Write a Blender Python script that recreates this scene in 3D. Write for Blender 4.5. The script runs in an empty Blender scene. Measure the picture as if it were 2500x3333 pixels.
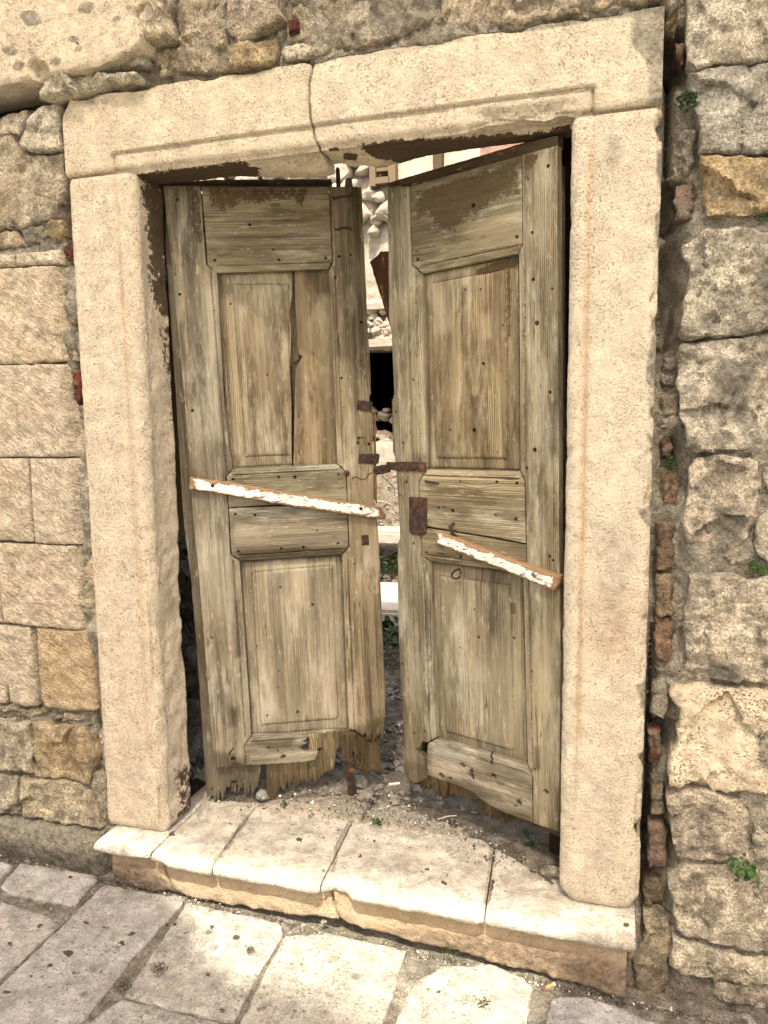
import bpy, math, random
import numpy as np
from mathutils import Matrix, Vector
from mathutils.geometry import delaunay_2d_cdt

scene = bpy.context.scene
random.seed(7)
RNG = np.random.default_rng(7)
R_ = math.radians

# ------------------------------------------------------------------ camera
W, H = 2500.0, 3333.0
FPX = 2472.2
CAM = np.array([0.68747, -1.86189, 1.23774])


def rodr(r):
    r = np.asarray(r, float)
    th = np.linalg.norm(r)
    if th < 1e-9:
        return np.eye(3)
    k = r / th
    K = np.array([[0, -k[2], k[1]], [k[2], 0, -k[0]], [-k[1], k[0], 0]])
    return np.eye(3) + np.sin(th) * K + (1 - np.cos(th)) * K @ K


RB = np.array([[1, 0, 0], [0, 0, -1], [0, 1, 0]], float)
RW = rodr([0.12459840, 0.29416066, 0.00546206]) @ RB      # rows: camera right, down, forward
cam_d = bpy.data.cameras.new('camera')
cam = bpy.data.objects.new('camera', cam_d)
scene.collection.objects.link(cam)
scene.camera = cam
cam_d.sensor_fit = 'HORIZONTAL'
cam_d.sensor_width = 36.0
cam_d.lens = 36.0 * FPX / W
cam_d.clip_start = 0.05
cam_d.clip_end = 500
m = Matrix(((RW[0][0], -RW[1][0], -RW[2][0], CAM[0]),
            (RW[0][1], -RW[1][1], -RW[2][1], CAM[1]),
            (RW[0][2], -RW[1][2], -RW[2][2], CAM[2]), (0, 0, 0, 1)))
cam.matrix_world = m
scene.render.resolution_x, scene.render.resolution_y = 768, 1024

# ------------------------------------------------------------------ light
SUN = np.array([0.12, -0.66, 1.0])
SUN /= np.linalg.norm(SUN)
world = bpy.data.worlds.new('World')
scene.world = world
world.use_nodes = True
wn = world.node_tree
bg = wn.nodes['Background']
sky = wn.nodes.new('ShaderNodeTexSky')
sky.sky_type = 'NISHITA'
sky.sun_disc = False
sky.sun_elevation = math.asin(SUN[2])
sky.sun_rotation = math.atan2(SUN[0], SUN[1])
sky.dust_density = 3.0
sky.ozone_density = 0.6
tint = wn.nodes.new('ShaderNodeMix')
tint.data_type = 'RGBA'
tint.blend_type = 'MULTIPLY'
tint.inputs[0].default_value = 1.0
tint.inputs[7].default_value = (1.16, 0.985, 0.79, 1)     # white balance of a warm photograph
wn.links.new(sky.outputs[0], tint.inputs[6])
wn.links.new(tint.outputs[2], bg.inputs[0])
bg.inputs[1].default_value = 0.135
sun_d = bpy.data.lights.new('sun', 'SUN')
sun_d.energy = 2.3
sun_d.angle = R_(1.1)
sun_d.color = (1.0, 0.93, 0.80)
sun = bpy.data.objects.new('sun', sun_d)
scene.collection.objects.link(sun)
sun.rotation_euler = Vector(SUN).to_track_quat('Z', 'Y').to_euler()
vs = scene.view_settings
scene.display_settings.display_device = 'sRGB'
vs.view_transform = 'Standard'
vs.look = 'None'
vs.gamma = 1.0
vs.exposure = 1.93
vs.use_curve_mapping = False
try:
    scene.cycles.max_bounces = 6
    scene.cycles.diffuse_bounces = 2
    scene.cycles.use_adaptive_sampling = True
except Exception:
    pass


# ------------------------------------------------------------------ maths helpers
def ray(u, v):
    return RW.T @ np.array([(u - W / 2) / FPX, (v - H / 2) / FPX, 1.0])


def on_plane(u, v, o, n):
    d = ray(u, v)
    return CAM + d * (np.dot(np.asarray(o) - CAM, n) / np.dot(d, n))


def onY(u, v, y=0.0):
    return on_plane(u, v, (0, y, 0), (0, 1, 0))


def project(P):
    c = (P - CAM) @ RW.T
    z = np.where(np.abs(c[:, 2]) < 1e-3, 1e-3, c[:, 2])
    return np.stack([FPX * c[:, 0] / z + W / 2, FPX * c[:, 1] / z + H / 2], 1)


def wallpoly(px, y=0.0):
    return np.array([onY(a, b, y)[[0, 2]] for a, b in px])


_perm = np.random.default_rng(3).integers(0, 2 ** 31, 4096)


def _h(ix, iy, iz, s):
    v = _perm[(ix + _perm[(iy + _perm[(iz + s * 131) & 4095]) & 4095]) & 4095]
    return v


def pn(P, f=1.0, seed=0):
    """gradient noise in about -0.7..0.7 at the points P (N,3)"""
    P = np.asarray(P) * f + seed * 17.31
    i = np.floor(P).astype(np.int64)
    t = P - i
    w = t * t * t * (t * (t * 6 - 15) + 10)
    out = 0
    for dx in (0, 1):
        for dy in (0, 1):
            for dz in (0, 1):
                hsh = _h(i[:, 0] + dx, i[:, 1] + dy, i[:, 2] + dz, seed)
                gx = ((hsh & 255) / 127.5 - 1)
                gy = (((hsh >> 8) & 255) / 127.5 - 1)
                gz = (((hsh >> 16) & 255) / 127.5 - 1)
                v = gx * (t[:, 0] - dx) + gy * (t[:, 1] - dy) + gz * (t[:, 2] - dz)
                ww = (w[:, 0] if dx else 1 - w[:, 0]) * (w[:, 1] if dy else 1 - w[:, 1]) * (w[:, 2] if dz else 1 - w[:, 2])
                out = out + v * ww
    return out


def fbm(P, f=1.0, octv=4, seed=0, gain=0.5):
    a, o = 1.0, 0
    for k in range(octv):
        o = o + a * pn(P, f * 2.03 ** k, seed + k)
        a *= gain
    return o


def ridged(P, f=1.0, octv=3, seed=0):
    a, o = 1.0, 0
    for k in range(octv):
        o = o + a * (0.25 - np.abs(pn(P, f * 2.1 ** k, seed + k)))
        a *= 0.55
    return o


def ss(x, a, b):
    t = np.clip((x - a) / (b - a), 0, 1)
    return t * t * (3 - 2 * t)


def segdist(P, pts, closed=True):
    P = np.asarray(P)
    A = np.asarray(pts, float)
    B = np.roll(A, -1, 0) if closed else A[1:]
    A = A if closed else A[:-1]
    best = np.full(len(P), 1e9)
    for a, b in zip(A, B):
        ab = b - a
        L = max(np.dot(ab, ab), 1e-12)
        t = np.clip(((P - a) @ ab) / L, 0, 1)
        best = np.minimum(best, np.linalg.norm(P - (a + t[:, None] * ab), axis=1))
    return best


def inside(P, poly):
    P = np.asarray(P)
    poly = np.asarray(poly, float)
    r = np.zeros(len(P), bool)
    j = len(poly) - 1
    for i in range(len(poly)):
        xi, yi = poly[i]
        xj, yj = poly[j]
        if yi != yj:
            c = ((yi > P[:, 1]) != (yj > P[:, 1])) & (P[:, 0] < (xj - xi) * (P[:, 1] - yi) / (yj - yi) + xi)
            r ^= c
        j = i
    return r


def area2(p):
    return 0.5 * np.sum(p[:, 0] * np.roll(p[:, 1], -1) - np.roll(p[:, 0], -1) * p[:, 1])


def resample(poly, step):
    out = []
    n = len(poly)
    for i in range(n):
        a, b = poly[i], poly[(i + 1) % n]
        k = max(1, int(round(np.linalg.norm(b - a) / step)))
        for j in range(k):
            out.append(a + (b - a) * j / k)
    return np.array(out)


def soften(poly, it=1):
    """cut corners (Chaikin) so that traced outlines are not polygonal"""
    for _ in range(it):
        n = len(poly)
        o = []
        for i in range(n):
            a, b = poly[i], poly[(i + 1) % n]
            o.append(a * .82 + b * .18)
            o.append(a * .18 + b * .82)
        poly = np.array(o)
    return poly


# ------------------------------------------------------------------ object helpers
def link(o, parent=None):
    scene.collection.objects.link(o)
    if parent is not None:
        o.parent = parent
    return o


def tag(o, label=None, cat=None, group=None, kind=None):
    if label:
        o['label'] = label
    if cat:
        o['category'] = cat
    if group:
        o['group'] = group
    if kind:
        o['kind'] = kind
    return o


def thing(name, label, cat, loc=(0, 0, 0), group=None, kind=None):
    o = bpy.data.objects.new(name, None)
    o.empty_display_size = 0.1
    o.location = loc
    link(o)
    return tag(o, label, cat, group, kind)


MARKS = []     # stains and some painted shade traced on the surfaces: (channel 0..2, outline, softness, strength, tag)


def marks_of(Pw, tagname):
    col = np.zeros((len(Pw), 4))
    col[:, 3] = 1
    ms = [q for q in MARKS if q[4] == tagname]
    if ms:
        px = project(Pw)
        for ch, poly, soft, stg, _ in ms:
            poly = np.array(poly, float)
            lo, hi = poly.min(0) - soft, poly.max(0) + soft
            idx = np.nonzero((px[:, 0] > lo[0]) & (px[:, 0] < hi[0]) & (px[:, 1] > lo[1]) & (px[:, 1] < hi[1]))[0]
            if len(idx) == 0:
                continue
            q = px[idx]
            d = segdist(q, poly)
            d = np.where(inside(q, poly), d, -d)
            col[idx, ch] = np.maximum(col[idx, ch], stg * ss(d, -soft, soft))
    return col


def make_mesh(name, verts, faces, mat, parent=None, marks=None, gp=None, color=None, sharp=50, world=None):
    me = bpy.data.meshes.new(name)
    verts = np.asarray(verts, np.float32)
    me.from_pydata(verts.tolist(), [], faces)
    me.polygons.foreach_set('use_smooth', [True] * len(me.polygons))
    if marks is not None:
        at = me.color_attributes.new('marks', 'FLOAT_COLOR', 'POINT')
        at.data.foreach_set('color', marks.astype(np.float32).ravel())
    if gp is not None:
        at = me.attributes.new('gp', 'FLOAT_VECTOR', 'POINT')
        at.data.foreach_set('vector', np.asarray(gp, np.float32).ravel())
    me.update()
    if sharp:
        me.set_sharp_from_angle(angle=R_(sharp))
    if mat:
        me.materials.append(mat)
    o = bpy.data.objects.new(name, me)
    if color is not None:
        o.color = (*color, 1)
    return link(o, parent)


def frame(o, ea, eb):
    o, ea, eb = [np.asarray(q, float) for q in (o, ea, eb)]
    return o, ea, eb, np.cross(ea, eb)


WALLF = frame((0, 0, 0), (1, 0, 0), (0, 0, 1))


def slab(name, poly, mat, parent=None, fr=WALLF, thick=0.05, rnd=0.008, res=0.008, relief=None, n0=0.0,
         edge=0.002, edgef=40, color=(1, 1, 1), tagm=None, matw=None, grain=None, holes=(), lines=(), sharp=50,
         soft=0, seed=None, back=True, label=None):
    """a piece with a traced outline, a modelled front, rounded arrises and real thickness"""
    O, ea, eb, en = fr
    poly = np.asarray(poly, float)
    if area2(poly) < 0:
        poly = poly[::-1]
    if soft:
        poly = soften(poly, soft)
    seed = RNG.integers(0, 900) if seed is None else seed
    bd = resample(poly, res)
    nb = np.roll(bd, -1, 0) - np.roll(bd, 1, 0)
    nb = np.stack([nb[:, 1], -nb[:, 0]], 1)
    nb /= np.maximum(np.linalg.norm(nb, axis=1), 1e-9)[:, None]
    b3 = np.c_[bd, np.full(len(bd), seed * .37)]
    if edge:
        bd = bd + nb * (edge * 1.6 * fbm(b3, edgef, 3, seed % 50))[:, None]
    lo, hi = bd.min(0), bd.max(0)
    gx = np.arange(lo[0] + res * .5, hi[0], res)
    gy = np.arange(lo[1] + res * .5, hi[1], res * .87)
    X, Y = np.meshgrid(gx, gy)
    X = X + (np.arange(len(gy)) % 2)[:, None] * res * .5
    pts = np.stack([X.ravel(), Y.ravel()], 1)
    pts = pts + (RNG.random(pts.shape) - .5) * res * .25
    ex = []
    for ln, off in lines:
        ln = np.asarray(ln, float)
        for a, b in zip(ln[:-1], ln[1:]):
            L = np.linalg.norm(b - a)
            k = max(2, int(L / res))
            t = np.linspace(0, 1, k)[:, None]
            nn = np.array([-(b - a)[1], (b - a)[0]]) / max(L, 1e-9)
            for of in off:
                ex.append(a + (b - a) * t + nn * of)
    for (cx, cy, r) in holes:
        for rr, k in ((r * .35, 5), (r * .85, 9), (r * 1.12, 11)):
            an = np.arange(k) / k * 6.283
            ex.append(np.stack([cx + rr * np.cos(an), cy + rr * np.sin(an)], 1))
    if ex:
        ex = np.concatenate(ex)
        # drop grid points that sit too near the extra ones
        for i in range(0, len(ex), 60):
            ch = ex[i:i + 60]
            dd = np.min(np.linalg.norm(pts[:, None] - ch[None], axis=2), axis=1)
            pts = pts[dd > res * .3]
        pts = np.concatenate([pts, ex])
    pts = pts[inside(pts, bd)]
    if len(pts):
        pts = pts[segdist(pts, bd) > res * .45]
    allp = np.concatenate([bd, pts]) if len(pts) else bd
    n = len(bd)
    vv, _, ff, *_r = delaunay_2d_cdt([Vector(p) for p in allp], [(i, (i + 1) % n) for i in range(n)], [], 1, 1e-6)
    V2 = np.array([[v[0], v[1]] for v in vv])
    nv = len(V2)
    # boundary ring by index: output keeps input order for valid input
    d = segdist(V2, bd)
    d[:n] = 0
    t = np.clip(d / max(rnd, 1e-6), 0, 1)
    h = -rnd * (1 - np.sqrt(np.clip(1 - (1 - t) ** 2, 0, 1)))
    P3 = O + V2[:, :1] * ea + V2[:, 1:] * eb
    if relief is not None:
        h = h + relief(V2, d, P3, seed)
    for (cx, cy, r) in holes:
        dd = np.hypot(V2[:, 0] - cx, V2[:, 1] - cy)
        h = h - 0.016 * (dd < r)
    front = P3 + en * (h + n0)[:, None]
    Fr = [tuple(f) for f in ff]
    # orientation
    a, b, c = [V2[np.array([f[k] for f in Fr])] for k in (0, 1, 2)]
    s = (b[:, 0] - a[:, 0]) * (c[:, 1] - a[:, 1]) - (b[:, 1] - a[:, 1]) * (c[:, 0] - a[:, 0])
    Fr = [f if q > 0 else f[::-1] for f, q in zip(Fr, s)]
    bk = O + bd[:, :1] * ea + bd[:, 1:] * eb + en * (n0 - thick)
    mid = front[:n] * .45 + bk * .55
    verts = np.concatenate([front, mid, bk])
    for i in range(n):
        j = (i + 1) % n
        Fr.append((j, i, nv + i, nv + j))
        Fr.append((nv + j, nv + i, nv + n + i, nv + n + j))
    if back:
        Fr.append(tuple(nv + n + i for i in range(n))[::-1])
    Pw = verts
    if matw is not None:
        M = np.array(matw)
        Pw = verts @ M[:3, :3].T + M[:3, 3]
    mk = marks_of(Pw, tagm) if tagm else None
    gp = None
    if grain is not None:
        V2a = np.concatenate([V2, bd, bd])
        dz = np.concatenate([np.zeros(nv), np.full(n, thick * .5), np.full(n, thick)])
        al, ac = (V2a[:, 1], V2a[:, 0]) if grain == 'v' else (V2a[:, 0], V2a[:, 1])
        gp = np.stack([al, ac + dz, np.full(len(al), (seed % 97) * .713)], 1)
    o = make_mesh(name, verts, Fr, mat, parent, mk, gp, color, sharp)
    if label:
        o['label'] = label
    return o


def sweep(name, prof, s0, s1, mat, parent, axis, ns, disp, color=(1, 1, 1), tagm=None, ends=None):
    """closed profile (counter clockwise seen along +axis) swept along an axis, then displaced"""
    prof = np.asarray(prof, float)
    npf = len(prof)
    t = np.linspace(0, 1, ns)
    T, I = np.meshgrid(t, np.arange(npf), indexing='ij')
    p, q = prof[I.ravel(), 0], prof[I.ravel(), 1]
    nrm = np.roll(prof, -1, 0) - np.roll(prof, 1, 0)
    nrm = np.stack([nrm[:, 1], -nrm[:, 0]], 1)
    nrm /= np.linalg.norm(nrm, axis=1)[:, None]
    np_, nq = nrm[I.ravel(), 0], nrm[I.ravel(), 1]
    a, b = s0, s1
    if ends is not None:
        a, b = ends(p, q)
    S = a + (b - a) * T.ravel()
    if axis == 'z':
        V = np.stack([p, q, S], 1)
        N = np.stack([np_, nq, np.zeros_like(p)], 1)
    else:
        V = np.stack([S, p, q], 1)
        N = np.stack([np.zeros_like(p), np_, nq], 1)
    V = V + disp(V, N, T.ravel(), S)
    F = []
    for i in range(ns - 1):
        for k in range(npf):
            k2 = (k + 1) % npf
            F.append((i * npf + k, i * npf + k2, (i + 1) * npf + k2, (i + 1) * npf + k))
    F.append(tuple(range(npf))[::-1])
    F.append(tuple((ns - 1) * npf + k for k in range(npf)))
    return make_mesh(name, V, F, mat, parent, marks_of(V, tagm), None, color, 55)


def boxm(name, c, s, mat, parent=None, rot=None, color=(1, 1, 1), bev=0.002):
    """bevelled box centred at c"""
    import bmesh
    bm = bmesh.new()
    bmesh.ops.create_cube(bm, size=1)
    for v in bm.verts:
        v.co = Vector((v.co.x * s[0], v.co.y * s[1], v.co.z * s[2]))
    if bev:
        bmesh.ops.bevel(bm, geom=bm.edges[:], offset=min(bev, min(s) * .3), segments=2, affect='EDGES')
    Mx = Matrix.Translation(c) @ (rot.to_4x4() if rot is not None else Matrix.Identity(4))
    bm.transform(Mx)
    me = bpy.data.meshes.new(name)
    bm.to_mesh(me)
    bm.free()
    me.materials.append(mat)
    o = bpy.data.objects.new(name, me)
    o.color = (*color, 1)
    return link(o, parent)


def tube(name, pts, r, mat, parent=None, k=8, color=(1, 1, 1), taper=None, closed_ring=False):
    pts = [np.asarray(p, float) for p in pts]
    V, F = [], []
    n = len(pts)
    for i, p in enumerate(pts):
        a = pts[i - 1] if (i > 0 or closed_ring) else pts[i]
        b = pts[(i + 1) % n] if (i < n - 1 or closed_ring) else pts[i]
        d = b - a
        d /= max(np.linalg.norm(d), 1e-9)
        u = np.cross(d, [0.3, 0.1, 0.95])
        u /= np.linalg.norm(u)
        w = np.cross(d, u)
        rr = r if taper is None else r * taper[i]
        for j in range(k):
            an = 6.28318 * j / k
            V.append(p + rr * (math.cos(an) * u + math.sin(an) * w))
    for i in range(n if closed_ring else n - 1):
        i2 = (i + 1) % n
        for j in range(k):
            F.append((i * k + j, i * k + (j + 1) % k, i2 * k + (j + 1) % k, i2 * k + j))
    if not closed_ring:
        F.append(tuple(range(k))[::-1])
        F.append(tuple((n - 1) * k + j for j in range(k)))
    return make_mesh(name, np.array(V), F, mat, parent, None, None, color, 50)


_ico = {}


def rock_mesh(seed, sub=3, flat=1.0, rough=.35, mat=None, ang=True):
    import bmesh
    bm = bmesh.new()
    bmesh.ops.create_icosphere(bm, subdivisions=sub, radius=.5)
    P = np.array([v.co for v in bm.verts])
    rng = np.random.default_rng(seed)
    if ang:    # cut by random planes so that it is angular
        for _ in range(9):
            nn = rng.normal(size=3)
            nn /= np.linalg.norm(nn)
            dd = rng.uniform(.26, .40)
            q = P @ nn - dd
            P = P - np.where(q > 0, q, 0)[:, None] * nn * .95
    P = P * (1 + rough * .5 * fbm(P + seed * 3.1, 2.6, 4, seed % 40))[:, None]
    P[:, 2] *= flat
    for v, p in zip(bm.verts, P):
        v.co = p
    me = bpy.data.meshes.new('rock')
    bm.to_mesh(me)
    bm.free()
    me.polygons.foreach_set('use_smooth', [True] * len(me.polygons))
    me.set_sharp_from_angle(angle=R_(38))
    if mat:
        me.materials.append(mat)
    return me


# ------------------------------------------------------------------ materials
class N:
    def __init__(s, name, rough=.9, spec=.25):
        s.m = bpy.data.materials.new(name)
        s.m.use_nodes = True
        s.t = s.m.node_tree
        s.b = s.t.nodes['Principled BSDF']
        s.b.inputs['Roughness'].default_value = rough
        s.b.inputs['Specular IOR Level'].default_value = spec
        g = s.t.nodes.new('ShaderNodeNewGeometry')
        s.pos = g.outputs['Position']
        oi = s.t.nodes.new('ShaderNodeObjectInfo')
        s.oc, s.rnd = oi.outputs['Color'], oi.outputs['Random']

    def lk(s, a, b):
        if hasattr(a, 'links') or isinstance(a, bpy.types.NodeSocket):
            s.t.links.new(a, b)
        else:
            if b.type == 'RGBA' and len(a) == 3:
                a = (*a, 1)
            b.default_value = a

    def vmul(s, v, k):
        n = s.t.nodes.new('ShaderNodeVectorMath')
        n.operation = 'MULTIPLY'
        s.lk(v, n.inputs[0])
        n.inputs[1].default_value = k
        return n.outputs[0]

    def vrot(s, v, ax, ang):
        n = s.t.nodes.new('ShaderNodeVectorRotate')
        n.rotation_type = ax
        s.lk(v, n.inputs['Vector'])
        n.inputs['Angle'].default_value = ang
        return n.outputs[0]

    def vadd(s, v, w):
        n = s.t.nodes.new('ShaderNodeVectorMath')
        s.lk(v, n.inputs[0])
        s.lk(w, n.inputs[1])
        return n.outputs[0]

    def noise(s, v, sc, det=4, rough=.55, dist=0, out=0):
        n = s.t.nodes.new('ShaderNodeTexNoise')
        s.lk(v, n.inputs['Vector'])
        n.inputs['Scale'].default_value = sc
        n.inputs['Detail'].default_value = det
        n.inputs['Roughness'].default_value = rough
        n.inputs['Distortion'].default_value = dist
        return n.outputs[out]

    def vor(s, v, sc, feat='F1', rnd=1):
        n = s.t.nodes.new('ShaderNodeTexVoronoi')
        n.feature = feat
        s.lk(v, n.inputs['Vector'])
        n.inputs['Scale'].default_value = sc
        n.inputs['Randomness'].default_value = rnd
        return n.outputs['Distance']

    def math(s, op, a, b=0.0, c=None, clamp=False):
        n = s.t.nodes.new('ShaderNodeMath')
        n.operation = op
        n.use_clamp = clamp
        s.lk(a, n.inputs[0])
        s.lk(b, n.inputs[1])
        if c is not None:
            s.lk(c, n.inputs[2])
        return n.outputs[0]

    def rng(s, v, a, b, c=0., d=1., smooth=True):
        n = s.t.nodes.new('ShaderNodeMapRange')
        n.interpolation_type = 'SMOOTHSTEP' if smooth else 'LINEAR'
        s.lk(v, n.inputs[0])
        for k, x in enumerate((a, b, c, d)):
            n.inputs[k + 1].default_value = x
        return n.outputs[0]

    def mix(s, f, a, b, mode='MIX'):
        n = s.t.nodes.new('ShaderNodeMix')
        n.data_type = 'RGBA'
        n.blend_type = mode
        s.lk(f, n.inputs[0])
        s.lk(a, n.inputs[6])
        s.lk(b, n.inputs[7])
        return n.outputs[2]

    def scale(s, col, f):
        n = s.t.nodes.new('ShaderNodeVectorMath')
        n.operation = 'SCALE'
        s.lk(col, n.inputs[0])
        s.lk(f, n.inputs['Scale'])
        return n.outputs[0]

    def attr(s, name):
        n = s.t.nodes.new('ShaderNodeAttribute')
        n.attribute_name = name
        return n

    def sep(s, v):
        n = s.t.nodes.new('ShaderNodeSeparateXYZ')
        s.lk(v, n.inputs[0])
        return n.outputs

    def bump(s, h, dist, strength=1.0, prev=None):
        n = s.t.nodes.new('ShaderNodeBump')
        n.inputs['Strength'].default_value = strength
        n.inputs['Distance'].default_value = dist
        s.lk(h, n.inputs['Height'])
        if prev is not None:
            s.lk(prev, n.inputs['Normal'])
        return n.outputs[0]

    def fin(s, col, nrm=None, rough=None):
        s.lk(col, s.b.inputs['Base Color'])
        if nrm is not None:
            s.lk(nrm, s.b.inputs['Normal'])
        if rough is not None:
            s.lk(rough, s.b.inputs['Roughness'])
        return s.m


def stone_mat(name, pit=.5, contrast=.25, fine=1.0, chisel=0.0, patch=.3, pit_sc=110, patchcol=(.30, .26, .20),
              warm=(.50, .36, .19), warmth=.25, holes=0.0, lichen=0.0, bd=.010, speck=.55, spcol=(.27, .20, .13)):
    n = N(name)
    off = n.vadd(n.pos, n.scale((3.1, 7.7, 5.3), n.rnd))
    big = n.noise(off, 5.0, 5, .6)
    med = n.noise(off, 22, 5, .62)
    fin = n.noise(off, 160, 5, .7)
    gr = n.noise(off, 520, 3, .7)
    col = n.scale(n.oc, n.rng(med, .35, .64, 1 - contrast * .85, 1 + contrast * .75, False))
    col = n.scale(col, n.rng(fin, .36, .64, 1 - contrast * .75, 1 + contrast * .45, False))
    col = n.scale(col, n.rng(gr, .3, .7, .88, 1.10, False))
    col = n.mix(n.math('MULTIPLY', n.rng(n.noise(off, 9, 5, .65), .5, .72), warmth), col, warm)
    pf = n.rng(n.noise(off, 17, 7, .74, .5), .53, .60)
    col = n.mix(n.math('MULTIPLY', pf, patch), col, patchcol)
    # dark specks and grains of dirt
    sp = n.math('MULTIPLY', n.rng(n.noise(off, 190, 4, .62), .53, .66), n.rng(n.noise(off, 12, 4, .6), .36, .62, .25, 1))
    sp2 = n.math('MULTIPLY', n.rng(n.noise(off, 75, 4, .65), .56, .68), n.rng(n.noise(off, 7, 3, .6), .42, .60, .2, 1))
    col = n.mix(n.math('MULTIPLY', n.math('MAXIMUM', sp, n.math('MULTIPLY', sp2, .8)), speck), col, spcol)
    # pits
    v = n.vor(n.vadd(off, n.scale(n.noise(off, 60, 2, out=1), .01)), pit_sc)
    v2 = n.vor(off, pit_sc * 2.3)
    pm = n.math('MULTIPLY', n.rng(v, .10, .30, 1, 0), n.rng(n.noise(off, 30, 3), .50, .62))
    pm2 = n.math('MULTIPLY', n.rng(v2, .12, .34, 1, 0), n.rng(n.noise(off, 14, 3), .44, .6))
    pits = n.math('MAXIMUM', pm, n.math('MULTIPLY', pm2, .7))
    col = n.mix(n.math('MULTIPLY', pits, pit * .62), col, (.20, .155, .10))
    hgt = n.math('ADD', n.math('MULTIPLY', med, 1.2), n.math('MULTIPLY', fin, .55 * fine))
    hgt = n.math('ADD', hgt, n.math('MULTIPLY', gr, .16 * fine))
    hgt = n.math('SUBTRACT', hgt, n.math('MULTIPLY', sp, .12 * fine))
    hgt = n.math('SUBTRACT', hgt, n.math('MULTIPLY', pits, .5 * pit))
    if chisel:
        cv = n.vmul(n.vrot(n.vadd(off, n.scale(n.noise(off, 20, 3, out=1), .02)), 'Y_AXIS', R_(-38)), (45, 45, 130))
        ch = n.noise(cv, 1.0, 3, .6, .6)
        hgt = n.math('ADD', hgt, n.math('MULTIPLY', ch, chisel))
        col = n.scale(col, n.rng(ch, .32, .62, .80, 1.10, False))  # hollows darker, crests lighter: relief shading painted in, partly dirt in tool marks
    if holes:
        hv = n.vor(n.vadd(off, n.scale(n.noise(off, 25, 2, out=1), .02)), 135)
        hm = n.math('MULTIPLY', n.rng(hv, .16, .36, 1, 0), n.rng(n.noise(off, 9, 4), .44, .58))
        hgt = n.math('SUBTRACT', hgt, n.math('MULTIPLY', hm, 2.2 * holes))
        col = n.mix(n.math('MULTIPLY', hm, .62), col, (.22, .165, .10))
    a = n.attr('marks')
    mk = n.sep(a.outputs['Vector'])
    wob = n.math('MULTIPLY', n.math('SUBTRACT', n.noise(n.pos, 70, 6, .75), .5), 1.7)
    wob2 = n.math('MULTIPLY', n.math('SUBTRACT', n.noise(n.pos, 26, 5, .7), .5), 1.1)
    fa = n.rng(n.math('ADD', mk[0], n.math('MULTIPLY', n.math('ADD', wob, wob2), n.math('MULTIPLY', n.math('MULTIPLY', mk[0], n.math('SUBTRACT', 1.15, mk[0])), 4.2))), .44, .54)
    col = n.mix(fa, col, n.mix(n.noise(off, 90, 4, .7), (.045, .028, .016), (.15, .10, .06)))
    fb = n.rng(n.math('ADD', mk[1], n.math('MULTIPLY', wob2, mk[1])), .30, .75)
    col = n.mix(n.math('MULTIPLY', fb, .88), col, n.mix(n.rng(n.noise(off, 55, 6, .75), .35, .65), (.15, .13, .095), (.42, .375, .29)))
    fc = n.math('MULTIPLY', n.math('ADD', mk[2], n.math('MULTIPLY', wob2, n.math('MULTIPLY', mk[2], .7))), .8, clamp=True)
    col = n.mix(fc, col, (.52, .26, .085))
    if lichen:
        lv = n.vor(n.vadd(off, n.scale(n.noise(off, 30, 5, .7, out=1), .06)), 15)
        lm = n.math('MULTIPLY', n.rng(lv, .10, .22, 1, 0), n.rng(n.noise(off, 5.1, 3), .50, .60))
        lv2 = n.vor(n.vadd(off, n.scale(n.noise(off, 40, 3, out=1), .02)), 48)
        lm2 = n.math('MULTIPLY', n.rng(lv2, .13, .24, 1, 0), n.rng(n.noise(off, 4.3, 2), .42, .5))
        lm = n.math('MAXIMUM', lm, lm2)
        col = n.mix(n.math('MULTIPLY', lm, lichen), col, (.10, .088, .062))
    nr = n.bump(hgt, bd, 1.0)
    return n.fin(col, nr)


M = {}
M['dressed'] = stone_mat('dressed_limestone', pit=.7, contrast=.17, fine=1.6, bd=.0095, speck=.80, patch=.10, warmth=.16, pit_sc=130)
M['sillstone'] = stone_mat('worn_step_stone', pit=.6, contrast=.34, fine=1.3, bd=.006, speck=.6, patch=.55, patchcol=(.30, .255, .19), warmth=.22, pit_sc=90, lichen=.45)
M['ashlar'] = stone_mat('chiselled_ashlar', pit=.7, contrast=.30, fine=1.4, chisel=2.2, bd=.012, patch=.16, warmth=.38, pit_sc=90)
M['rubble'] = stone_mat('rough_rubble_stone', pit=.9, contrast=.62, fine=2.0, bd=.022, patch=.50, warmth=.34, pit_sc=85, patchcol=(.25, .21, .15), speck=.7, spcol=(.20, .155, .10))
M['pocked'] = stone_mat('pocked_stone', pit=.8, contrast=.26, fine=1.0, patch=.25, warmth=.30, holes=.8, patchcol=(.2, .17, .12))
M['paving'] = stone_mat('paving_limestone', pit=.8, contrast=.34, fine=1.6, bd=.006, patch=.50, warmth=.12, pit_sc=60, lichen=.62, speck=.75, spcol=(.17, .14, .10), patchcol=(.30, .27, .22))
M['mortar'] = stone_mat('old_lime_mortar', pit=.9, contrast=.55, fine=2.2, bd=.014, patch=.45, warmth=.35, pit_sc=130, patchcol=(.17, .145, .10), warm=(.34, .26, .16), speck=.6, spcol=(.12, .09, .06))
M['brick'] = stone_mat('old_brick', pit=.6, contrast=.6, fine=1.6, patch=.75, warmth=.1, patchcol=(.24, .20, .145), speck=.8, spcol=(.09, .06, .04))
M['whitewall'] = stone_mat('sunlit_rubble', pit=.3, contrast=.25, fine=1, patch=.35, warmth=.1, patchcol=(.22, .2, .17))


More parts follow.
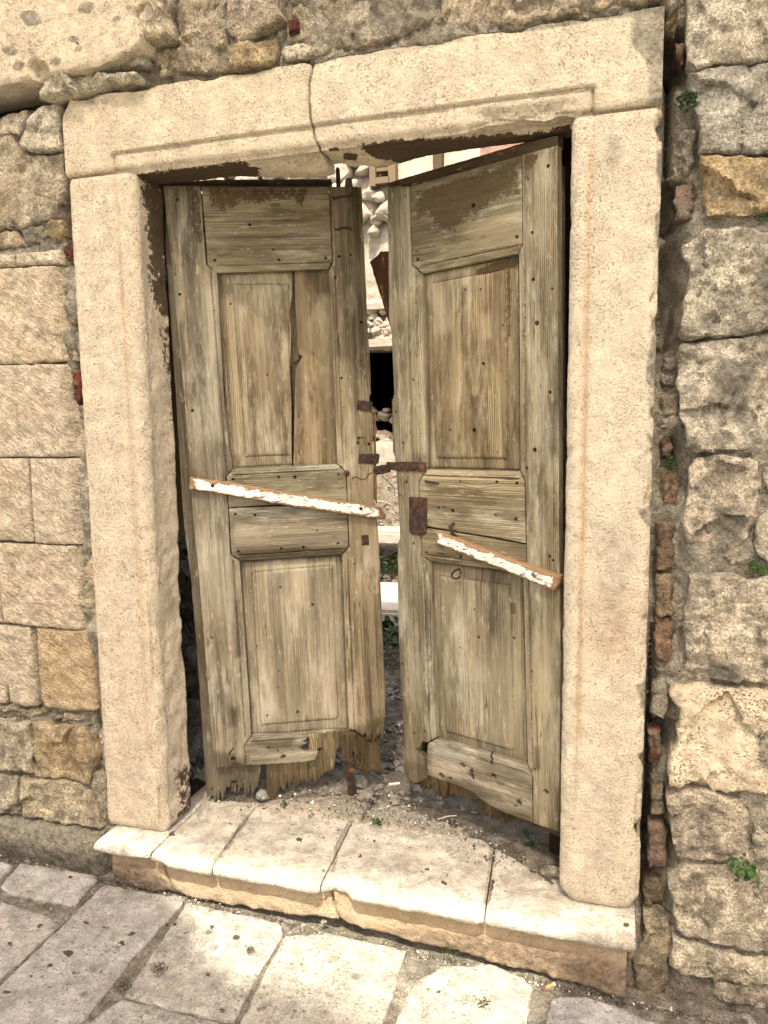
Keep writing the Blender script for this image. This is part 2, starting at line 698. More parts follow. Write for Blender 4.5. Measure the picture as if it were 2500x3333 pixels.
def wood_mat(name, light, dark, grey=(.30, .27, .21), period=.0052, greyamt=.8, bumpd=.0030, flake=(.06, .04, .022)):
    n = N(name, .82, .2)
    gp = n.attr('gp').outputs['Vector']
    x = n.sep(gp)
    low = n.noise(n.vmul(gp, (1.3, 7.0, 1)), 1, 3, .55)
    kd = n.vor(n.vmul(gp, (3.4, 9.5, 1)), 1.0)
    kf = n.rng(kd, 0.0, .30, 1, 0)
    wv = n.math('ADD', n.math('MULTIPLY', low, 7.0), n.math('MULTIPLY', kf, 1.6))
    ph = n.math('ADD', n.math('MULTIPLY', x[1], 6.2832 / period), n.math('MULTIPLY', wv, 6.2832))
    band = n.math('MULTIPLY_ADD', n.math('SINE', ph), .5, .5)
    fin = n.noise(n.vmul(gp, (9, 620, 1)), 1, 4, .65)
    fin2 = n.noise(n.vmul(gp, (28, 1500, 1)), 1, 3, .7)
    lines_ = n.noise(n.vmul(gp, (1.1, 170, 1)), 1, 5, .68)
    g = n.math('ADD', n.math('MULTIPLY', n.rng(band, 0.0, .75), n.rng(n.noise(n.vmul(gp, (1.0, 16, 1)), 1, 2), .3, .7, .02, .40)), n.math('MULTIPLY', fin, .40))
    g = n.math('ADD', g, n.math('MULTIPLY', n.rng(lines_, .34, .62, 0, 1, False), .45))
    g = n.math('ADD', g, n.math('MULTIPLY', fin2, .2))
    gg0 = n.rng(g, .26, 1.0, 0, 1, False)
    lm_ = n.rng(n.noise(n.vmul(gp, (2.6, 10, 5)), 1, 4, .65), .38, .62, .30, 1.0)
    gg = n.math('ADD', n.math('MULTIPLY', n.math('SUBTRACT', gg0, .62), lm_), .62)
    col = n.mix(gg, dark, light)
    broad = n.noise(n.vmul(gp, (1.7, 13, 1)), 1, 5, .65)
    col = n.scale(col, n.rng(broad, .28, .72, .40, 1.45, False))
    # long dark drying cracks
    ck = n.rng(n.math('ABSOLUTE', n.math('SUBTRACT', n.noise(n.vmul(gp, (2.0, 60, 2)), 1, 2, .5), .5)), .0, .012, 1, 0)
    ck = n.math('MULTIPLY', ck, n.rng(n.noise(n.vmul(gp, (3.3, 9, 4)), 1, 3), .52, .60))
    # silvered areas
    gm = n.math('MULTIPLY', n.rng(n.noise(n.vmul(gp, (3, 11, 1.7)), 1, 5, .7), .46, .68), greyamt)
    col = n.mix(gm, col, n.scale(grey, n.rng(gg, 0, 1, .55, 1.15, False)))
    # brown water streaks
    st = n.rng(n.noise(n.vmul(gp, (2.2, 26, 3.1)), 1, 4, .6), .60, .76)
    col = n.mix(n.math('MULTIPLY', st, .62), col, (.075, .050, .025))
    # blotches of grime that follow the grain
    bl = n.rng(n.noise(n.vmul(gp, (4.5, 19, 1.3)), 1, 7, .76), .50, .64)
    col = n.mix(n.math('MULTIPLY', bl, .72), col, (.10, .075, .042))
    wp_ = n.rng(n.noise(n.vmul(gp, (16, 60, 2.9)), 1, 6, .75), .58, .66)
    col = n.mix(n.math('MULTIPLY', wp_, n.math('MULTIPLY', greyamt, .6)), col, (.55, .50, .39))
    # knots
    kn = n.rng(n.vor(n.vmul(gp, (3.4, 9.5, 1)), 1.0), .035, .075, 1, 0)
    col = n.mix(n.math('MULTIPLY', kn, .7), col, (.11, .065, .03))
    # little dark nail dents
    dv = n.vor(n.vmul(gp, (7, 13, 2.3)), 1.0)
    col = n.mix(n.math('MULTIPLY', n.rng(dv, .018, .034, 1, 0), .85), col, (.03, .02, .012))
    a = n.attr('marks')
    mk = n.sep(a.outputs['Vector'])
    wob = n.math('MULTIPLY', n.math('SUBTRACT', n.noise(gp, 75, 6, .75), .5), 1.9)
    wobl = n.math('MULTIPLY', n.math('SUBTRACT', n.noise(n.vmul(gp, (9, 60, 1)), 1, 5, .7), .5), 1.8)
    fa = n.rng(n.math('ADD', mk[0], n.math('MULTIPLY', wob, mk[0])), .44, .56)
    col = n.mix(n.math('MULTIPLY', fa, .88), col, n.mix(n.noise(gp, 130, 4, .7), flake, (.13, .09, .05)))
    fb = n.math('MULTIPLY', n.math('ADD', mk[1], n.math('MULTIPLY', wobl, mk[1])), .9, clamp=True)
    col = n.mix(fb, col, (.055, .038, .02))
    fc = n.math('MULTIPLY', n.math('ADD', mk[2], n.math('MULTIPLY', wobl, n.math('MULTIPLY', mk[2], .8))), .75, clamp=True)
    col = n.mix(fc, col, n.scale((.50, .44, .32), n.rng(gg, 0, 1, .6, 1.1, False)))
    col = n.mix(1.0, col, n.oc, 'MULTIPLY')
    col = n.mix(n.math('MULTIPLY', ck, .8), col, (.035, .024, .013))
    h = n.math('SUBTRACT', n.math('ADD', gg, n.math('MULTIPLY', fa, .35)), n.math('MULTIPLY', n.rng(dv, .018, .034, 1, 0), .8))
    return n.fin(col, n.bump(h, bumpd, 1.0))


M['wood'] = wood_mat('weathered_pine', (.365, .312, .215), (.048, .034, .019), (.48, .445, .355))
M['rotwood'] = wood_mat('rotten_pine', (.36, .29, .175), (.045, .030, .016), (.24, .205, .15), greyamt=.7, bumpd=.007)
M['darkwood'] = wood_mat('dark_old_wood', (.10, .072, .045), (.03, .02, .012), (.13, .11, .085), bumpd=.002)
M['greywood'] = wood_mat('grey_back_board', (.20, .17, .125), (.07, .055, .038), (.2, .19, .15), greyamt=.8)


def peel_mat():
    n = N('peeling_white_paint', .6, .3)
    gp = n.attr('gp').outputs['Vector']
    fin = n.noise(n.vmul(gp, (14, 500, 1)), 1, 4, .6)
    wd = n.mix(fin, (.11, .06, .028), (.40, .25, .13))
    pv = n.noise(n.vmul(gp, (34, 80, 1)), 1, 7, .72, .5)
    mk = n.sep(n.attr('marks').outputs['Vector'])
    f = n.rng(n.math('ADD', pv, n.math('MULTIPLY', n.math('SUBTRACT', mk[0], .5), .22)), .522, .532)
    cr = n.vor(n.vmul(gp, (45, 95, 1)), 1.0, 'DISTANCE_TO_EDGE')
    crk = n.math('MULTIPLY', n.rng(cr, .0, .035, 1, 0), n.rng(n.noise(gp, 30, 2), .5, .6))
    wh = n.mix(n.math('MULTIPLY', crk, .9), n.mix(n.rng(n.noise(gp, 38, 5, .7), .45, .7), (.78, .76, .69), (.52, .48, .38)), (.16, .11, .07))
    col = n.mix(f, wd, wh)
    h = n.math('ADD', n.math('MULTIPLY', f, .8), n.math('MULTIPLY', fin, .3))
    return n.fin(col, n.bump(h, .0015, 1.0))


M['peel'] = peel_mat()


def rust_mat():
    n = N('rusty_iron', .75, .4)
    v = n.vadd(n.pos, n.scale((1, 2, 3), n.rnd))
    a = n.noise(v, 60, 6, .7)
    col = n.mix(n.rng(a, .4, .68), (.016, .011, .009), (.085, .034, .016))
    col = n.mix(n.rng(n.noise(v, 25, 5, .6), .60, .75), col, (.17, .075, .03))
    return n.fin(col, n.bump(a, .002, .9))


M['rust'] = rust_mat()


def flat_mat(name, col, var=.25, sc=60, rough=.85, bump=.002, trans=False):
    n = N(name, rough)
    a = n.noise(n.pos, sc, 5, .65)
    c = n.scale(n.mix(1.0, col, n.oc, 'MULTIPLY'), n.rng(a, .3, .7, 1 - var, 1 + var, False))
    m_ = n.fin(c, n.bump(a, bump, .8))
    return m_


M['leaf'] = flat_mat('green_leaf', (.030, .058, .014), .45, 150, .55, .0005)
M['dirt'] = stone_mat('black_soil_and_grit', pit=.7, contrast=.6, fine=2.0, patch=.6, warmth=.1, patchcol=(.30, .27, .22), pit_sc=150)
M['canvas'] = flat_mat('blocker_cloth', (.55, .48, .36), .15)  # for the added sheets that shape the sun patch


def blocker_net_mat():
    m_ = bpy.data.materials.new('blocker_net')
    m_.use_nodes = True
    t = m_.node_tree
    tr = t.nodes.new('ShaderNodeBsdfTransparent')
    mx = t.nodes.new('ShaderNodeMixShader')
    mx.inputs[0].default_value = .70        # share of the sun that the added net blocks
    b = t.nodes['Principled BSDF']
    b.inputs['Base Color'].default_value = (.5, .45, .35, 1)
    t.links.new(tr.outputs[0], mx.inputs[1])
    t.links.new(b.outputs[0], mx.inputs[2])
    t.links.new(mx.outputs[0], t.nodes['Material Output'].inputs[0])
    return m_


M['net'] = blocker_net_mat()
M['plaster'] = stone_mat('pale_plaster', pit=.2, contrast=.16, fine=.5, patch=.3, warmth=.25, patchcol=(.33, .28, .22))
M['paper'] = flat_mat('white_litter', (.75, .73, .68), .1, 200)
M['filter'] = flat_mat('orange_filter_tip', (.60, .33, .12), .2, 300)
M['twig'] = flat_mat('dry_twig', (.12, .085, .05), .4, 200)

# ------------------------------------------------------------------ stains and some painted shade traced on the real surfaces
def mk(tagname, ch, poly, soft=14, stg=1.0):
    MARKS.append((ch, poly, soft, stg, tagname))


def band(pts, w):
    """outline of a thin streak along a line"""
    p = np.array(pts, float)
    return [(x - w, y) for x, y in p] + [(x + w, y) for x, y in p[::-1]]


mk('lintel', 0, [(455, 563), (603, 548), (778, 524), (844, 550), (850, 575), (705, 620), (500, 640), (440, 600)], 20)
mk('lintel', 0, [(1160, 474), (1305, 455), (1527, 446), (1700, 434), (1779, 423), (1862, 410), (1870, 520), (1500, 560), (1237, 520), (1200, 498)], 18)
mk('lintel', 0, [(1117, 497), (1165, 500), (1160, 522), (1120, 520)], 6)
mk('lintel', 0, [(1071, 482), (1102, 480), (1102, 491), (1072, 492)], 5)
mk('lintel', 1, [(2060, 40), (2230, 20), (2230, 340), (2105, 340), (2113, 217), (2083, 179), (2050, 146)], 26, .9)
mk('lintel', 1, [(1600, 80), (1790, 62), (1900, 40), (2072, 10), (2175, 0), (2170, 70), (2050, 55), (1900, 78), (1700, 108), (1600, 110)], 14, .85)
mk('lintel', 1, [(1060, 170), (1300, 130), (1400, 105), (1400, 125), (1250, 150), (1060, 185)], 12, .6)
mk('lintel', 1, [(270, 300), (315, 312), (310, 345), (280, 345)], 14, .6)
mk('jamb', 1, [(2137, 490), (2210, 500), (2215, 640), (2160, 645), (2135, 560)], 16)
mk('jamb', 1, [(2130, 345), (2200, 345), (2200, 500), (2150, 500)], 20, .6)
mk('jamb', 1, [(2130, 700), (2180, 650), (2185, 850), (2140, 800)], 14)
mk('jamb', 1, [(2125, 1080), (2180, 1070), (2180, 1270), (2120, 1264), (2101, 1239), (2104, 1190)], 14)
mk('jamb', 1, [(2095, 1398), (2150, 1440), (2150, 1510), (2115, 1440)], 10)
mk('jamb', 1, [(2072, 1663), (2112, 1645), (2160, 1645), (2150, 1720), (2104, 1709), (2087, 1684)], 8)
mk('jamb', 1, [(2064, 2228), (2130, 2200), (2130, 2300), (2095, 2350), (2085, 2290)], 16, .8)
mk('jamb', 1, [(2060, 2500), (2140, 2500), (2130, 2700), (2080, 2640)], 20, .4)
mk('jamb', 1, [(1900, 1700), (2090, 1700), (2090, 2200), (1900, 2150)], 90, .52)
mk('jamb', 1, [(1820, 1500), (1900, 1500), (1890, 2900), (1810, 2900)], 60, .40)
mk('jamb', 2, band([(1925, 470), (1906, 1000), (1896, 1650), (1886, 2400)], 6), 12, .62)
mk('jamb', 2, band([(1899, 1660), (1898, 1760)], 6), 8, .9)
mk('jamb', 2, band([(372, 580), (420, 1250), (470, 2100), (481, 2440)], 3), 8, .45)
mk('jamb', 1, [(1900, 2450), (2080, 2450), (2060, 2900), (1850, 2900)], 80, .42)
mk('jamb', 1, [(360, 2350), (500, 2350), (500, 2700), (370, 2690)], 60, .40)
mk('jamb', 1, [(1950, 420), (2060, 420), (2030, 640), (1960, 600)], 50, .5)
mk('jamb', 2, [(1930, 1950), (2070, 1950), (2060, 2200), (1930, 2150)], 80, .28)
mk('jamb', 0, [(560, 2500), (640, 2470), (660, 2636), (585, 2684), (566, 2640)], 44, .60)
mk('jamb', 0, [(458, 570), (560, 590), (570, 845), (580, 1036), (530, 1035), (506, 1011), (489, 939), (480, 800), (466, 700)], 26, .8)  # left reveal: brown stain plus the lintel's shadow, both put into the colour
mk('jamb', 0, [(512, 1050), (590, 1060), (590, 1150), (600, 1400), (560, 1440), (543, 1250), (522, 1120)], 26, .55)
mk('wall', 0, [(-400, 2690), (0, 2710), (200, 2760), (330, 2760), (380, 2880), (300, 2892), (0, 2835), (-400, 2800)], 26, .75)
mk('sill', 0, [(300, 2815), (450, 2832), (560, 2900), (300, 2920)], 12, .85)
mk('sill', 0, [(1340, 3040), (1600, 3060), (1800, 3100), (2000, 3165), (2060, 3330), (1700, 3330), (1380, 3120)], 34, .66)
mk('sill', 1, [(1240, 3010), (1600, 3040), (1800, 3080), (2060, 3140), (2060, 3330), (1700, 3330), (1300, 3090)], 30, .8)
for a_, r_ in [((240, 128), 20), ((32, 165), 28), ((100, 60), 42), ((280, 25), 34), ((255, 160), 18), ((110, 165), 20), ((60, 215), 26), ((180, 200), 26), ((380, 60), 18), ((330, 110), 14), ((420, 25), 16)]:
    mk('slab', 1, [(a_[0] + r_ * math.cos(t_) * (1 + .3 * math.sin(2 * t_ + a_[0])), a_[1] + .7 * r_ * math.sin(t_)) for t_ in np.arange(0, 6.2, .6)], 8, .75)
mk('slab', 0, [(232, 120), (248, 118), (252, 134), (262, 158), (252, 150), (236, 136)], 3, .7)
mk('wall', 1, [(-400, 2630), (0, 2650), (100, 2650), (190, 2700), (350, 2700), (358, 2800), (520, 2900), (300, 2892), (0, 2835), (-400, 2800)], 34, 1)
for a_, r_ in [((165, 3140), 14), ((130, 3015), 13), ((430, 3042), 13), ((345, 3020), 10), ((283, 3002), 9), ((222, 3103), 16), ((395, 3070), 16), ((300, 3155), 18), ((240, 3165), 12), ((100, 3178), 10), ((485, 3143), 17),
               ((570, 3010), 10), ((690, 3018), 13), ((770, 3053), 16), ((680, 3170), 11), ((1085, 3120), 26), ((1075, 3235), 20), ((1462, 3193), 8), ((1428, 3228), 10), ((30, 3075), 14), ((20, 3230), 16), ((725, 3290), 16), ((812, 3210), 9), ((100, 2910), 22), ((230, 2855), 9)]:
    mk('pave', 0 if r_ < 17 else 1, [(a_[0] + r_ * math.cos(t_) * (1 + .25 * math.sin(2 * t_ + a_[0])), a_[1] + .75 * r_ * math.sin(t_)) for t_ in np.arange(0, 6.2, .6)], 3, .62)
mk('wall', 1, [(0, 2050), (1, 2051), (0, 2052)], 5, .1)
mk('wall', 1, [(2180, 1050), (2700, 1000), (2700, 1140), (2200, 1140)], 40, .55)
mk('wall', 1, [(2330, 1150), (2480, 1180), (2420, 1400), (2300, 1330)], 50, .8)
mk('wall', 1, [(2420, 700), (2600, 760), (2600, 1100), (2440, 1050)], 60, .6)
mk('wall', 1, [(2300, 1640), (2450, 1640), (2430, 1780), (2330, 1790)], 30, .7)
mk('wall', 1, [(2300, 2140), (2420, 2160), (2440, 2260), (2300, 2240)], 30, .8)
mk('wall', 1, [(2460, 2380), (2600, 2380), (2600, 2520), (2470, 2500)], 20, .9)
mk('wall', 1, [(2160, 3000), (2700, 3060), (2700, 3130), (2200, 3080)], 40, .5)
mk('wall', 2, [(-100, 1340), (160, 1300), (180, 1370), (-100, 1400)], 40, .12)
mk('wall', 2, [(130, 2060), (300, 2060), (310, 2300), (140, 2270)], 40, .14)
mk('wall', 2, [(130, 2380), (290, 2380), (290, 2530), (140, 2500)], 40, .18)
mk('wall', 1, [(0, 1560), (90, 1560), (95, 1740), (0, 1740)], 50, .35)
mk('wall', 1, [(150, 1880), (240, 1900), (230, 2020), (100, 2000)], 50, .38)
mk('wall', 1, [(0, 880), (190, 880), (190, 960), (90, 920), (0, 985)], 30, .45)
mk('wall', 1, [(1180, -50), (1480, -50), (1400, 110), (1200, 140)], 40, .6)
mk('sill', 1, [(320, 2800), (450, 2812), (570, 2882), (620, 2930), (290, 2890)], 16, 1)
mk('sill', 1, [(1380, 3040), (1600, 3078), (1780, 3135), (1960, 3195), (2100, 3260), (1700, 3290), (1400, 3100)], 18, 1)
mk('sill', 2, [(340, 2760), (600, 2780), (1100, 2850), (2050, 3060), (2050, 3250), (1500, 3150), (600, 2910), (340, 2860)], 30, .26)
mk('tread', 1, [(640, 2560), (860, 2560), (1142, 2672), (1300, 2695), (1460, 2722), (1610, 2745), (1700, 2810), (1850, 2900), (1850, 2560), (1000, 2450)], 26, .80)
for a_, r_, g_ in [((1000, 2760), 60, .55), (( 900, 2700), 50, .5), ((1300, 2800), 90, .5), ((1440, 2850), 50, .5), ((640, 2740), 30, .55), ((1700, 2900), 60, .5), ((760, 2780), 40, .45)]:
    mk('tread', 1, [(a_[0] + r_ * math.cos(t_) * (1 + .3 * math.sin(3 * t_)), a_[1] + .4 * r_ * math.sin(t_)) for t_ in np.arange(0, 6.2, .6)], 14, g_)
for a_, r_ in [((1173, 2786), 9), ((1448, 2873), 11), ((1392, 2828), 7), ((975, 2733), 13), ((1053, 2836), 10), ((1455, 2848), 8), ((1376, 2838), 5), ((1220, 2738), 8), ((560, 2715), 10), ((1977, 3025), 7), ((2040, 3010), 14)]:
    mk('tread', 0, [(a_[0] + r_ * math.cos(t_), a_[1] + .75 * r_ * math.sin(t_)) for t_ in np.arange(0, 6.2, .7)], 3, .7)
mk('tread', 0, [(1588, 2860), (1612, 2866), (1590, 2945), (1580, 2945)], 5, .8)
mk('tread', 1, [(800, 2650), (812, 2665), (712, 2810), (700, 2806)], 6, 1)
mk('tread', 1, [(1135, 2670), (1150, 2672), (1105, 2760), (1090, 2840), (1078, 2840), (1090, 2750)], 7, 1)
mk('tread', 1, [(1600, 2740), (1625, 2740), (1600, 2860), (1590, 2950), (1572, 2945), (1585, 2850)], 7, 1)
# wood: 0 old paint, 1 black streaks, 2 bleached
mk('wood', 0, [(657, 600), (1014, 600), (1012, 650), (980, 692), (950, 668), (900, 660), (850, 680), (790, 675), (723, 710), (668, 688)], 40, .60)
mk('wood', 0, [(622, 610), (655, 610), (668, 790), (640, 810), (614, 740)], 20, .58)
mk('wood', 0, [(1334, 617), (1700, 500), (1706, 641), (1614, 665), (1575, 699), (1527, 723), (1479, 771), (1421, 752), (1392, 714), (1353, 728), (1334, 685), (1350, 640)], 46, .64)
mk('wood', 0, [(1700, 495), (1765, 495), (1735, 560), (1708, 640)], 20, .64)
mk('wood', 0, [(1540, 880), (1620, 850), (1685, 832), (1690, 870), (1560, 900)], 12, .75)
mk('wood', 0, [(1645, 860), (1665, 860), (1668, 1100), (1648, 1100)], 10, .6)
mk('wood', 0, [(1660, 1960), (1680, 1960), (1680, 2000), (1662, 2000)], 8, .8)
mk('wood', 1, [(757, 1950), (778, 1950), (786, 2136), (766, 2140)], 12, 1.00)
mk('wood', 1, [(745, 1700), (760, 1700), (772, 1960), (757, 1960)], 14, 0.62)
mk('wood', 1, [(1010, 1877), (1027, 1877), (1024, 1975), (1013, 1975)], 8, 1.00)
mk('wood', 1, [(890, 1865), (935, 1865), (925, 1935), (895, 1930)], 16, 0.62)
mk('wood', 1, [(965, 2080), (985, 2080), (980, 2330), (965, 2330)], 12, 0.62)
mk('wood', 1, [(757, 1778), (1125, 1780), (1114, 1810), (781, 1828)], 12, 0.78)
mk('wood', 1, [(560, 609), (585, 609), (578, 783), (565, 783)], 12, 0.75)
mk('wood', 1, [(820, 2400), (900, 2398), (960, 2400), (950, 2432), (880, 2440), (820, 2425)], 10, 0.75)
mk('wood', 1, [(740, 2300), (780, 2300), (770, 2360), (745, 2360)], 14, 0.75)
mk('wood', 1, [(1717, 1928), (1735, 1928), (1737, 2222), (1722, 2222)], 10, 0.69)
mk('wood', 1, [(1735, 2430), (1755, 2430), (1757, 2500), (1740, 2510)], 12, 1.00)
mk('wood', 1, [(1531, 1290), (1555, 1290), (1553, 1475), (1540, 1475)], 10, 0.94)
mk('wood', 1, [(1500, 930), (1520, 930), (1520, 990), (1505, 990)], 10, 0.62)
mk('wood', 1, [(1180, 620), (1130, 620), (1130, 800), (1175, 830)], 20, 0.44)
mk('wood', 1, [(980, 880), (1075, 880), (1090, 960), (1040, 960)], 16, 0.62)
mk('wood', 1, [(1790, 1300), (1815, 1300), (1815, 1480), (1795, 1480)], 12, 0.62)
mk('wood', 1, [(1350, 1480), (1385, 1480), (1380, 1520), (1350, 1520)], 12, 0.62)
mk('wood', 2, [(664, 945), (708, 945), (727, 1427), (694, 1427)], 22, .6)
mk('wood', 2, [(730, 960), (760, 960), (790, 1480), (762, 1480)], 12, .6)
mk('wood', 2, [(1405, 930), (1465, 915), (1470, 1080), (1410, 1080)], 20, .55)
mk('wood', 2, [(1560, 1020), (1600, 1020), (1600, 1100), (1565, 1100)], 16, .6)
mk('wood', 2, [(1370, 895), (1540, 850), (1540, 885), (1372, 925)], 10, .6)
mk('wood', 2, [(650, 1750), (745, 1750), (760, 2020), (672, 2020)], 40, .55)
mk('wood', 2, [(790, 1840), (1115, 1815), (1130, 2360), (830, 2390)], 60, .30)
mk('wood', 2, [(820, 1835), (1090, 1820), (1090, 1845), (825, 1860)], 10, .6)
mk('wood', 2, [(1500, 2150), (1720, 2100), (1815, 2000), (1815, 2500), (1600, 2400)], 80, .35)
for p_ in [[(1150, 2365), (1262, 2330), (1262, 2430), (1150, 2420)], [(690, 2440), (800, 2470), (800, 2500), (690, 2500)], [(1380, 2440), (1400, 2440), (1400, 2540), (1380, 2540)], [(1310, 2470), (1390, 2490), (1390, 2560), (1310, 2560)],
           [(1449, 2520), (1523, 2545), (1588, 2590), (1647, 2622), (1735, 2650), (1735, 2700), (1440, 2570)]]:
    mk('wood', 1, p_, 16, 0.75)
mk('rot', 1, [(640, 2520), (1300, 2500), (1300, 2680), (640, 2680)], 40, .75)
mk('rot', 1, [(1100, 2380), (1260, 2380), (1260, 2560), (1100, 2560)], 20, .7)
mk('rot', 1, [(1300, 2540), (1800, 2600), (1800, 2760), (1300, 2640)], 20, .7)
mk('batten', 0, [(628, 1558), (960, 1614), (1225, 1654), (1245, 1684), (1120, 1668), (900, 1636), (640, 1594)], 5, 1)
mk('batten', 0, [(1428, 1738), (1600, 1806), (1800, 1880), (1792, 1915), (1600, 1836), (1422, 1768)], 5, 1)

CREAM = (.70, .59, .43)
CREAM2 = (.70, .585, .425)

# ------------------------------------------------------------------ the house wall
wall = thing('stone_wall', 'old rubble and ashlar limestone house wall around the broken wooden doors', 'wall', (0, 0, -.15))
WL = Matrix.Translation((0, 0, .15))


class Sub:    # objects of the wall are written in world coordinates; the empty sits at the foot of the wall
    pass


def rel_chisel(V, d, P, s):
    h = .010 * fbm(P, 16, 4, s % 60) + .007 * ridged(P * np.array([1, 1, 1.0]), 45, 2, s % 50)
    c = P[:, 0] * .62 + P[:, 2] * .78
    a = P[:, 0] * .78 - P[:, 2] * .62
    Q = np.stack([a * 26, c * 75, P[:, 1] * 0 + s], 1)
    h = h + .007 * pn(Q, 1, s % 30)
    return h * np.clip(d / .02, .2, 1)


def facets(V, s, n=7, g=.16):
    """fracture planes: each spot belongs to the nearest of a few faces with its own slope"""
    rng = np.random.default_rng(s + 5)
    lo, hi = V.min(0), V.max(0)
    n = max(3, int(n * max(.35, min(3, (hi - lo).prod() / .03))))
    c = lo + (hi - lo) * rng.random((n, 2))
    Vw = V + .012 * np.stack([fbm(np.c_[V * 1.0, V[:, 0] * 0 + s], 22, 2, 1), fbm(np.c_[V * 1.0, V[:, 0] * 0 + s], 22, 2, 9)], 1)
    D = np.linalg.norm(Vw[:, None] - c[None], axis=2)
    k = D.argmin(1)
    G = rng.normal(0, g, (n, 2))
    off = rng.normal(0, .003, n)
    return np.clip(((V - c[k]) * G[k]).sum(1) + off[k], -.014, .014)


def rel_rough(V, d, P, s):
    rng = np.random.default_rng(s)
    tilt = (V - V.mean(0)) @ rng.normal(0, .05, 2)
    return tilt + facets(V, s) + .012 * fbm(P, 6, 3, s % 60) + .013 * ridged(P, 19, 3, s % 50) + .010 * fbm(P, 55, 3, s % 40)


def rel_mid(V, d, P, s):
    rng = np.random.default_rng(s)
    tilt = (V - V.mean(0)) @ rng.normal(0, .03, 2)
    return tilt + facets(V, s, 4, .08) + .007 * fbm(P, 9, 3, s % 60) + .008 * ridged(P, 24, 3, s % 50) + .007 * fbm(P, 65, 3, s % 40)


def st(px, kind='rubble', col=CREAM, proud=0.0, thick=.07, rnd=.006, res=.007, edge=.0055, ef=26, soft=0, parent=wall,
       name='stone', y=0.0, rel=None, label=None, tagm='wall'):
    mats = {'ashlar': ('ashlar', rel_chisel), 'rubble': ('rubble', rel_rough), 'mid': ('rubble', rel_mid), 'pocked': ('pocked', rel_mid),
            'brick': ('brick', rel_mid), 'plaster': ('mortar', rel_mid), 'smooth': ('dressed', rel_mid)}
    mt, rf = mats[kind]
    if kind in ('rubble', 'mid') and parent is wall and res > .0056:
        col = tuple(min(.86, v * 1.16) for v in col)
    o = slab(name, wallpoly(px, y), M[mt], parent, frame((0, y, 0), (1, 0, 0), (0, 0, 1)), thick, rnd, res, rel or rf, proud, edge, ef,
             col, tagm, None, None, (), (), 50, soft, None, True, label)
    o.matrix_parent_inverse = WL if parent is wall else Matrix.Identity(4)
    return o


G1 = (.56, .49, .375)
G2 = (.46, .41, .32)
W1 = (.76, .66, .50)
O1 = (.62, .46, .25)
T1 = (.62, .50, .34)
RED = (.15, .045, .028)
ORB = (.42, .23, .11)
# right of the door
st([(2239, -200), (2720, -200), (2720, 200), (2500, 206), (2468, 209), (2343, 217), (2267, 236), (2238, 206), (2235, 108)], 'mid', W1, .012)
st([(2236, 250), (2349, 222), (2500, 211), (2720, 200), (2720, 505), (2500, 506), (2273, 504), (2273, 434), (2259, 336), (2246, 293)], 'mid', (.58, .54, .44), .014)
st([(2277, 513), (2500, 518), (2720, 520), (2720, 690), (2446, 702), (2360, 706), (2302, 700), (2288, 651), (2283, 586)], 'mid', O1, .012, label='ochre stained block')
st([(2219, 800), (2300, 748), (2420, 742), (2500, 755), (2720, 760), (2720, 1080), (2500, 1076), (2412, 1093), (2340, 1098), (2277, 1104), (2222, 1110), (2211, 1087), (2216, 1053), (2226, 981), (2243, 914), (2247, 872)], 'rubble', W1, .012)
st([(2213, 1125), (2277, 1112), (2340, 1106), (2412, 1102), (2500, 1086), (2720, 1090), (2720, 1460), (2500, 1452), (2391, 1465), (2264, 1475), (2235, 1456), (2241, 1441), (2235, 1408), (2216, 1361), (2203, 1222), (2205, 1150)], 'rubble', (.70, .62, .48), .01)
st([(2254, 1492), (2348, 1483), (2440, 1488), (2462, 1500), (2471, 1580), (2460, 1620), (2452, 1690), (2433, 1734), (2412, 1775), (2378, 1791), (2323, 1789), (2273, 1762), (2241, 1773), (2226, 1726), (2216, 1700), (2222, 1675), (2235, 1627), (2243, 1559)], 'rubble', (.72, .61, .45), .012)
st([(2361, 1812), (2395, 1800), (2431, 1772), (2426, 1810), (2412, 1848), (2385, 1838)], 'mid', T1, -.005, res=.005)
st([(2478, 1502), (2720, 1490), (2720, 1610), (2500, 1600), (2486, 1570)], 'rubble', G1, .0)
st([(2500, 1660), (2720, 1640), (2720, 1850), (2540, 1852), (2500, 1842), (2472, 1808), (2454, 1776), (2462, 1695)], 'rubble', W1, .01)
st([(2243, 1872), (2348, 1865), (2382, 1863), (2433, 1880), (2500, 1871), (2720, 1868), (2720, 2225), (2500, 2232), (2348, 2214), (2277, 2216), (2212, 2210), (2222, 2186), (2235, 2150), (2230, 2100), (2230, 1987), (2243, 1911)], 'rubble', (.74, .64, .48), .014)
st([(2197, 2232), (2277, 2226), (2348, 2232), (2500, 2244), (2720, 2240), (2720, 2575), (2500, 2578), (2420, 2568), (2322, 2572), (2305, 2552), (2202, 2547), (2177, 2547), (2171, 2494), (2197, 2426), (2211, 2367), (2215, 2308), (2178, 2262)], 'pocked', (.66, .55, .38), .012)
st([(2167, 2587), (2210, 2560), (2305, 2565), (2403, 2605), (2438, 2652), (2436, 2728), (2438, 2802), (2376, 2804), (2316, 2802), (2208, 2794), (2197, 2771), (2181, 2679)], 'rubble', (.66, .56, .42), .008)
st([(2457, 2650), (2500, 2606), (2720, 2600), (2720, 2820), (2500, 2813), (2456, 2804), (2448, 2720)], 'mid', G1, .006)
st([(2219, 2812), (2322, 2822), (2500, 2838), (2720, 2850), (2720, 3130), (2500, 3098), (2414, 3078), (2332, 3066), (2219, 3035), (2197, 3013), (2191, 2934), (2178, 2869)], 'mid', (.66, .57, .42), .014)
